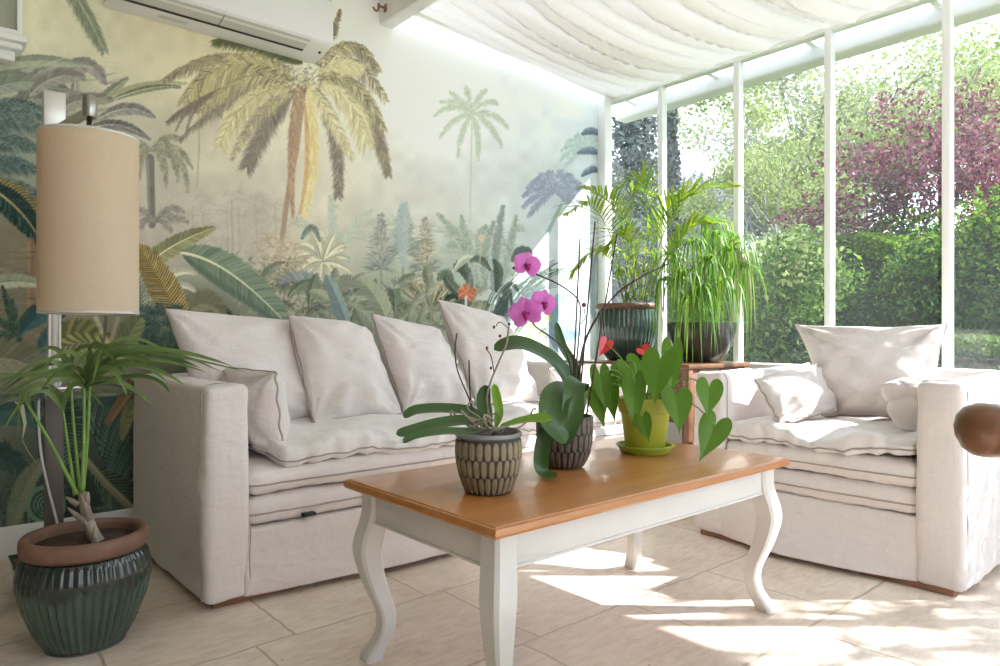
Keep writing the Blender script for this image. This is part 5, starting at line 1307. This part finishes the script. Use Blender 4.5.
# ------------------------------------------------------------------ garden beyond the glass
def fol(name, c1, c2, tr=.35): M[name] = leafmat(name, c1, c2, .6, tr, spec=.1)
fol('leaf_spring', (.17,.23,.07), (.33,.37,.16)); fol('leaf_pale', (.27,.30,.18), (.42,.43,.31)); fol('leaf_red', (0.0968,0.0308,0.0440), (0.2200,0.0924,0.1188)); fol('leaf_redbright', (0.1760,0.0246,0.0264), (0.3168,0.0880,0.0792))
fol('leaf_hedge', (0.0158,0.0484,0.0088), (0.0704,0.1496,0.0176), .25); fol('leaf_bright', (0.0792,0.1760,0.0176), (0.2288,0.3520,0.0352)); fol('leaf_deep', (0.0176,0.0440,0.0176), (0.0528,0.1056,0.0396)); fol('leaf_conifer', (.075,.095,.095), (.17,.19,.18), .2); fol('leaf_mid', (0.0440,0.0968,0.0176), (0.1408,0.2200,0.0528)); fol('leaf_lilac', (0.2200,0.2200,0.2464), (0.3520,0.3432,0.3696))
M['trunk_dark'] = simple('trunk_dark', (.06,.05,.05), .9, .3, 12, bump=.4)
M['trunk_red'] = simple('trunk_red', (.30,.19,.15), .9, .3, 12, bump=.4)
M['twig'] = simple('twig_grey', (.26,.24,.24), .9, .2, 12)
def leaves_np(centres, radii, n, size, seed, flat=0.):
    """n leaf quads scattered through ellipsoids, denser towards the outside"""
    g = np.random.default_rng(seed); centres = np.asarray(centres, float); radii = np.asarray(radii, float)
    vol = radii.prod(1)**.8; k = g.choice(len(centres), n, p=vol/vol.sum())
    d = g.normal(size=(n,3)); d /= np.linalg.norm(d, axis=1)[:,None]
    r = g.random(n)**.28
    p = centres[k]+d*r[:,None]*radii[k]
    a = g.normal(size=(n,3)); a /= np.linalg.norm(a, axis=1)[:,None]
    b = np.cross(a, g.normal(size=(n,3))); b /= np.linalg.norm(b, axis=1)[:,None]
    s = size*g.uniform(.6,1.3,n)[:,None]
    v = np.stack([p-a*s, p+b*s*.5, p+a*s, p-b*s*.5], 1).reshape(-1,3)
    f = np.arange(n*4).reshape(-1,4)
    return v, f
def foliage(parent, name, mat, centres, radii, n, size, seed):
    v, f = leaves_np(centres, radii, n, size, seed)
    m = MB(); m.v = v.tolist(); m.f = f.tolist(); return m.build(name, M[mat], parent, smooth=False)
def cluster(c, R3, k, r, seed):
    g = random.Random(seed); cs = []; rs = []
    for i in range(k):
        while True:
            q_ = [g.uniform(-1,1) for _ in range(3)]
            if sum(t*t for t in q_) < 1: break
        cs.append([c[a]+q_[a]*R3[a] for a in range(3)]); rr = r*g.uniform(.6,1.3); rs.append([rr, rr, rr*.75])
    return cs, rs
def branches(parent, base, h, spread, seed, mat='trunk_dark', r0=.09, depth=4, name='trunk', lean=(0,0)):
    g = random.Random(seed); mb = MB(); ends = []
    def grow(p, d, L, r, lv):
        pts = [p]
        for i in range(4): 
            d = (d+Vector((g.uniform(-.22,.22), g.uniform(-.22,.22), g.uniform(-.06,.14)))).normalized(); pts.append(pts[-1]+d*L/4)
        mb.tube(pts, [r*(1-.13*i) for i in range(5)], 6 if lv > 1 else 8)
        if lv == depth: ends.append(pts[-1]); return
        for k in range(3 if lv < 2 else 2+(g.random() > .4)):
            a = g.uniform(0,6.28); e = (d+Vector((math.cos(a)*spread, math.sin(a)*spread, g.uniform(-.2,.35)))).normalized()
            grow(pts[g.choice([2,3,4]) if k else 4], e, L*g.uniform(.62,.85), r*.55, lv+1)
    grow(Vector(base), Vector((lean[0], lean[1], 1)).normalized(), h, r0, 0)
    mb.build(name, M[mat], parent); return ends
GZ = -.15
struct(MB().box(4.08, 60, -40, 60, GZ-.1, GZ).build('ground', M['lawn'], smooth=False), 'garden lawn outside')
struct(MB().box(-6, 4.06, -9, -1.56, GZ, -.04).build('ground_bounce', M['floor'], smooth=False), 'unseen pale slab added outside the front glazing to bounce light inside')  # unseen pale ground, added to bounce light up through the front glazing
def tree(name, label, base, h, n, leafsize, leafmat_, seed, trunk='trunk_dark', r0=.08, depth=5, spread=.7, group='trees beyond the glass', lean=(0,0), extra=None, cat='tree', cr=.26):
    t = thing(name, label, cat, base, group)
    e = branches(t, base, h, spread, seed, trunk, r0, depth, lean=lean)
    cs = [tuple(q_) for q_ in e]; g = random.Random(seed); rs = [[cr*g.uniform(.5,1.2)]*2+[cr*g.uniform(.4,.9)] for _ in cs]
    foliage(t, 'crown', leafmat_, cs, rs, n, leafsize, seed)
    if extra: foliage(t, 'blossom', extra, cs, rs, n//2, leafsize*.8, seed+50)
    return t
Tg = lambda px, D: Vector((P(px, 335, D).x, P(px, 335, D).y, GZ))
# evergreen columns in the corner
for (px, D, r, h, lab, sd2) in ((634, 8.0, .27, 4.2, 'broad dark grey-green evergreen column seen through the corner pane', 1), (668, 9.4, .17, 4.2, 'slim evergreen column just right of the corner pane mullion', 2)):
    b0 = Tg(px, D); t = thing('cypress', lab, 'tree', b0, 'evergreen columns')
    MB().tube([b0, b0+Vector((0,0,1.2)), b0+Vector((0,0,h*.9))], [.09,.07,.02], 8).build('trunk', M['trunk_dark'], t)
    cs = [(b0.x, b0.y, GZ+.35+i*.28) for i in range(int(h/.28))]; rs = [(r*(1.0 if i < len(cs)*.75 else .8), r*(1.0 if i < len(cs)*.75 else .8), .35) for i in range(len(cs))]
    foliage(t, 'crown', 'leaf_conifer', cs, rs, 9000, .045, 40+sd2)
# leafless lilac-grey trees
for (px, D, h, sd2, lab) in ((700, 11, 1.1, 5, 'bare twiggy pale tree behind the feathery palm fronds'), (668, 13, 1.2, 6, 'bare pale tree farthest towards the corner, among evergreens'), (722, 14, 1.3, 8, 'thin bare tree in front of the white sky patch')):
    b0 = Tg(px, D); t = thing('bare_tree', lab, 'tree', b0, 'trees beyond the glass'); e = branches(t, b0, h, .75, sd2, 'twig', .06, 6)
    foliage(t, 'crown', 'leaf_lilac', [tuple(q_) for q_ in e[:160]], [(.35,.35,.3)]*len(e[:160]), 3200, .035, sd2)
tree('leafy_tree', 'light green airy tree in the third pane, leaves sparse against white sky', Tg(792, 9), 1.4, 11000, .032, 'leaf_spring', 11, 'twig', .06, spread=.5)
tree('blossom_tree', 'pale creamy flowering tree low in the third pane', Tg(752, 8), .72, 5500, .030, 'leaf_pale', 12, 'twig', .04, spread=.7, extra='leaf_spring')
tree('leafy_tree', 'yellow-green tree with thin branches topping the wide pane', Tg(890, 12), 2.0, 15000, .045, 'leaf_spring', 13, 'trunk_dark', .10, spread=.85, cr=.55)
tree('plum_tree', 'purple-leaved plum tree with dark forked trunk behind the hedge', Tg(880, 8.2), 1.25, 9000, .034, 'leaf_red', 15, 'trunk_dark', .09, spread=1.0, cr=.34)
tree('plum_tree', 'red-leaved tree crown seen in the last pane on the right', Tg(1000, 7.8), 1.18, 9000, .034, 'leaf_redbright', 16, 'trunk_dark', .08, spread=.95, cr=.28)
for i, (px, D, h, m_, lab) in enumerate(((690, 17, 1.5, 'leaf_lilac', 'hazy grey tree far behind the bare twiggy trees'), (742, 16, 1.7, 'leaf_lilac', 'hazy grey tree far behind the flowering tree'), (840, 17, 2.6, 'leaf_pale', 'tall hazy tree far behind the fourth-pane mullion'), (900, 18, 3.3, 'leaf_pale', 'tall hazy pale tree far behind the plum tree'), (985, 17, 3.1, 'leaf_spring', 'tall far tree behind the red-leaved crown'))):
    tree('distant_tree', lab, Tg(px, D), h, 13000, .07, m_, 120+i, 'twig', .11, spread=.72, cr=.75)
for i, (px, D, hh, lab) in enumerate(((760, 12, 1.9, 'dark round conifer low behind the blossom tree'), (815, 13, 2.0, 'dark blue-green bush low beside the mullion behind the clipped hedge'))):
    b0 = Tg(px, D); t = thing('conifer', lab, 'bush', b0, 'bushes beyond the glass')
    cs, rs = cluster((b0.x, b0.y, GZ+hh*.62), (.9,.9,hh*.38), 24, .45, 70+i); foliage(t, 'crown', 'leaf_deep', cs, rs, 5000, .05, 70+i)
    MB().tube([b0, b0+Vector((0,0,hh*.7))], .06, 8).build('trunk', M['trunk_dark'], t)
# clipped hedge, near shrub, shady low hedge
def hedge(name, label, pa, pb, w, h, n, mat, seed, size=.035, top='leaf_bright'):
    pa = Vector(pa); pb = Vector(pb); d = (pb-pa); L = d.length; d.normalize(); s = Vector((-d.y, d.x, 0))
    t = thing(name, label, 'hedge', (pa+pb)/2); g = np.random.default_rng(seed)
    u = g.random(n)*L; v = g.random(n)*2-1; z = g.random(n)
    face = g.random(n); v = np.where(face < .45, np.sign(v)*(1-.18*g.random(n)**2), v); z = np.where(face > .7, 1-.12*g.random(n)**2, z)
    bul = .06*np.sin(u*3.1)+.05*np.sin(u*7.7+1)
    p = np.array(pa)+np.outer(u, d)+np.outer(v*(w/2+bul), s)+np.outer(z*(h+bul), (0,0,1))
    a = g.normal(size=(n,3)); a /= np.linalg.norm(a,axis=1)[:,None]; b_ = np.cross(a, g.normal(size=(n,3))); b_ /= np.linalg.norm(b_,axis=1)[:,None]
    sz = (size*g.uniform(.6,1.4,n))[:,None]; q_ = np.stack([p-a*sz, p+b_*sz*.55, p+a*sz, p-b_*sz*.55],1)
    for nm, sel, mt in (('foliage', z < .9, mat), ('new_growth', z >= .9, top)):
        m = MB(); m.v = q_[sel].reshape(-1,3).tolist(); m.f = np.arange(sel.sum()*4).reshape(-1,4).tolist(); m.build(nm, M[mt], t, smooth=False)
    c = MB(); e = s*(w*.36); A = [pa-e, pb-e, pb+e, pa+e]; c.add([tuple(k) for k in A]+[(k.x,k.y,k.z+h*.9) for k in A], [(3,2,1,0),(4,5,6,7),(0,1,5,4),(1,2,6,5),(2,3,7,6),(3,0,4,7)]); c.build('branches', M['trunk_dark'], t, smooth=False)
    return t
hedge('clipped_hedge', 'clipped green hedge with bright flat top in the fourth pane', Tg(832, 8.2), Tg(925, 7.0), 1.0, 2.05, 30000, 'leaf_hedge', 81, .025)
def bush(name, label, c, R3, k, r, n, size, mats, seed, stems=6, stemmat='trunk_dark'):
    t = thing(name, label, 'bush', (c[0], c[1], GZ), 'bushes beyond the glass'); cs, rs = cluster(c, R3, k, r, seed)
    foliage(t, 'foliage', mats[0], cs, rs, n, size, seed)
    if len(mats) > 1:
        cs2 = [q_ for q_ in cs if q_[2] > c[2]+R3[2]*.25]; rs2 = [x for q_, x in zip(cs, rs) if q_[2] > c[2]+R3[2]*.25]
        if cs2: foliage(t, 'new_growth', mats[1], cs2, [[x*1.12 for x in q_] for q_ in rs2], n//4, size, seed+9)
    g = random.Random(seed)
    for i in range(stems):
        e = Vector(g.choice(cs)); b0 = Vector((c[0]+g.uniform(-.2,.2), c[1]+g.uniform(-.2,.2), GZ)); MB().tube(bez(b0, Vector((b0.x,b0.y,(b0.z+e.z)/2)), e, 6), [.022,.02,.018,.016,.013,.01,.007], 6).build('stem', M[stemmat], t)
    return t
c_ = P(985, 250, 6.0); bush('garden_bush', 'large bright green bush filling the last pane on the right', (c_.x, c_.y, 1.05), (.72,.72,1.0), 60, .36, 30000, .026, ('leaf_hedge','leaf_bright'), 91)
c_ = P(925, 265, 7.4); bush('garden_bush', 'leafy green bush between the hedge and the right mullion', (c_.x, c_.y, .95), (.6,.6,1.0), 40, .36, 17000, .028, ('leaf_hedge','leaf_bright'), 92)
hedge('low_hedge', 'low shaded hedge just above the sill in the last pane', Tg(950, 5.0), Tg(1120, 4.3), .5, .98, 7000, 'leaf_deep', 83, .02, 'leaf_mid')
c_ = P(775, 280, 6.0); bush('garden_bush', 'loose shrub with pinkish bare stems outside the third pane', (c_.x, c_.y, 1.20), (.42,.5,.55), 34, .26, 4600, .032, ('leaf_mid','leaf_spring'), 93, 9, 'trunk_red')
c_ = P(808, 285, 6.6); bush('garden_bush', 'yellowish green shrub left of the fourth-pane mullion', (c_.x, c_.y, .95), (.40,.4,.75), 30, .28, 5200, .032, ('leaf_hedge','leaf_bright'), 94)
c_ = P(806, 350, 5.6); bush('garden_bush', 'dark low plant behind the armchair cushion', (c_.x, c_.y, .45), (.4,.4,.4), 20, .25, 3000, .035, ('leaf_deep','leaf_mid'), 95)
c_ = P(745, 300, 7.5); bush('garden_bush', 'mid-green shrub behind the hanging grassy plant', (c_.x, c_.y, .9), (.6,.6,.8), 30, .35, 5200, .035, ('leaf_mid','leaf_spring'), 96)
c_ = P(690, 300, 8.5); bush('garden_bush', 'hazy green shrub behind the two indoor potted plants', (c_.x, c_.y, .8), (.9,.9,.8), 34, .4, 6000, .04, ('leaf_mid','leaf_pale'), 97)
# far boundary planting
hedge('boundary_hedge', 'tall far hedge closing the garden', Vector((9,16,GZ)), Vector((22,-2,GZ)), 1.6, 2.6, 14000, 'leaf_mid', 85, .08, 'leaf_spring')
hedge('boundary_hedge', 'far hedge running behind the mural side of the garden', Vector((4.6,11,GZ)), Vector((9.5,15.5,GZ)), 1.4, 2.2, 7000, 'leaf_mid', 86, .08, 'leaf_spring')
# sun-side planting that throws the dapple: stands outside the right end of the glass wall
t = thing('garden_tree', 'sparse broad-leaved tree outside the near end of the glass wall', 'tree', (7.4,-2.9,GZ), 'trees beyond the glass')
e = branches(t, (7.4,-2.9,GZ), 1.5, .8, 33, 'trunk_dark', .10, 4)
foliage(t, 'crown', 'leaf_mid', [tuple(q_) for q_ in e], [(.32,.32,.28)]*len(e), 420, .09, 34)
def oleander(b0, seed, n=26, label='', h=1.6):
    t = thing('oleander_shrub', label, 'shrub', b0, 'shrubs under the glass wall'); g = random.Random(seed); lf = MB()
    for k in range(n):
        a = g.uniform(0,6.28); o_ = g.uniform(.05,.5); e = Vector(b0)+Vector((math.cos(a)*o_, math.sin(a)*o_, g.uniform(.7,1)*h))
        q_ = bez(b0, Vector(b0)+Vector((math.cos(a)*o_*.3, math.sin(a)*o_*.3, h*.5)), e, 8)
        MB().tube(q_, [.010,.010,.009,.008,.007,.006,.005,.004,.003], 5).build('stem', M['trunk_dark'], t)
        for i in range(3, 9):
            for j in range(4):
                an = g.uniform(0,6.28); L = g.uniform(.10,.17); d = Vector((math.cos(an), math.sin(an), g.uniform(-.1,.9))).normalized()
                lf.blade(bez(q_[i], q_[i]+d*L*.6, q_[i]+d*L+Vector((0,0,-.03)), 4), .014, .2)
    lf.build('leaves', M['leaf_mid'], t)
oleander((4.72,-.75,GZ), 5, 30, 'long-leaved shrub close outside the near end of the glass wall', 2.65)
oleander((4.80,-1.50,GZ), 6, 44, 'long-leaved shrub beside the other one, farther along the glass wall', 3.25)

# ------------------------------------------------------------------ light and camera
w = bpy.data.worlds.new('sky'); SC.world = w; w.use_nodes = True; nt = w.node_tree; nt.nodes.clear()
out = nt.nodes.new('ShaderNodeOutputWorld'); bg = nt.nodes.new('ShaderNodeBackground'); tc = nt.nodes.new('ShaderNodeTexCoord'); sx = nt.nodes.new('ShaderNodeSeparateXYZ'); rp = nt.nodes.new('ShaderNodeValToRGB')
nt.links.new(tc.outputs['Generated'], sx.inputs[0]); nt.links.new(sx.outputs['Z'], rp.inputs['Fac'])
el = rp.color_ramp.elements; el[0].position = 0.0; el[0].color = (.90,.95,1,1); el[1].position = .6; el[1].color = (.64,.79,1,1)
nt.links.new(rp.outputs['Color'], bg.inputs['Color']); bg.inputs['Strength'].default_value = SKY
nt.links.new(bg.outputs[0], out.inputs['Surface'])
sl_ = bpy.data.lights.new('sun', 'SUN'); sl_.energy = SUN; sl_.angle = math.radians(.5); sl_.color = (1,.975,.94)
so = bpy.data.objects.new('sun', sl_); COL.objects.link(so)
tr = Vector((-.757, .653, -.76)); so.rotation_euler = tr.to_track_quat('-Z', 'Y').to_euler(); so.location = (9,-6,8)
cd_ = bpy.data.cameras.new('camera'); cd_.sensor_width = 36; cd_.lens = 36*F/1000; cd_.shift_y = (CY-333)/1000; cd_.clip_start = .05; cd_.clip_end = 300
co_ = bpy.data.objects.new('camera', cd_); COL.objects.link(co_); co_.location = (0,0,EYE); co_.rotation_euler = (PI/2, 0, math.atan2(DY, DX)-PI/2); SC.camera = co_
for o in bpy.data.objects:
    if '_b' in o: del o['_b']
SC.view_settings.view_transform = 'Standard'; SC.view_settings.look = 'None'; SC.view_settings.gamma = 1; SC.view_settings.use_curve_mapping = False
SC.view_settings.exposure = EXPO
SC.cycles.max_bounces = 14; SC.cycles.transparent_max_bounces = 24; SC.cycles.diffuse_bounces = 8; SC.cycles.transmission_bounces = 10
SC.cycles.sample_clamp_indirect = 6
SC.cycles.caustics_reflective = False; SC.cycles.caustics_refractive = False
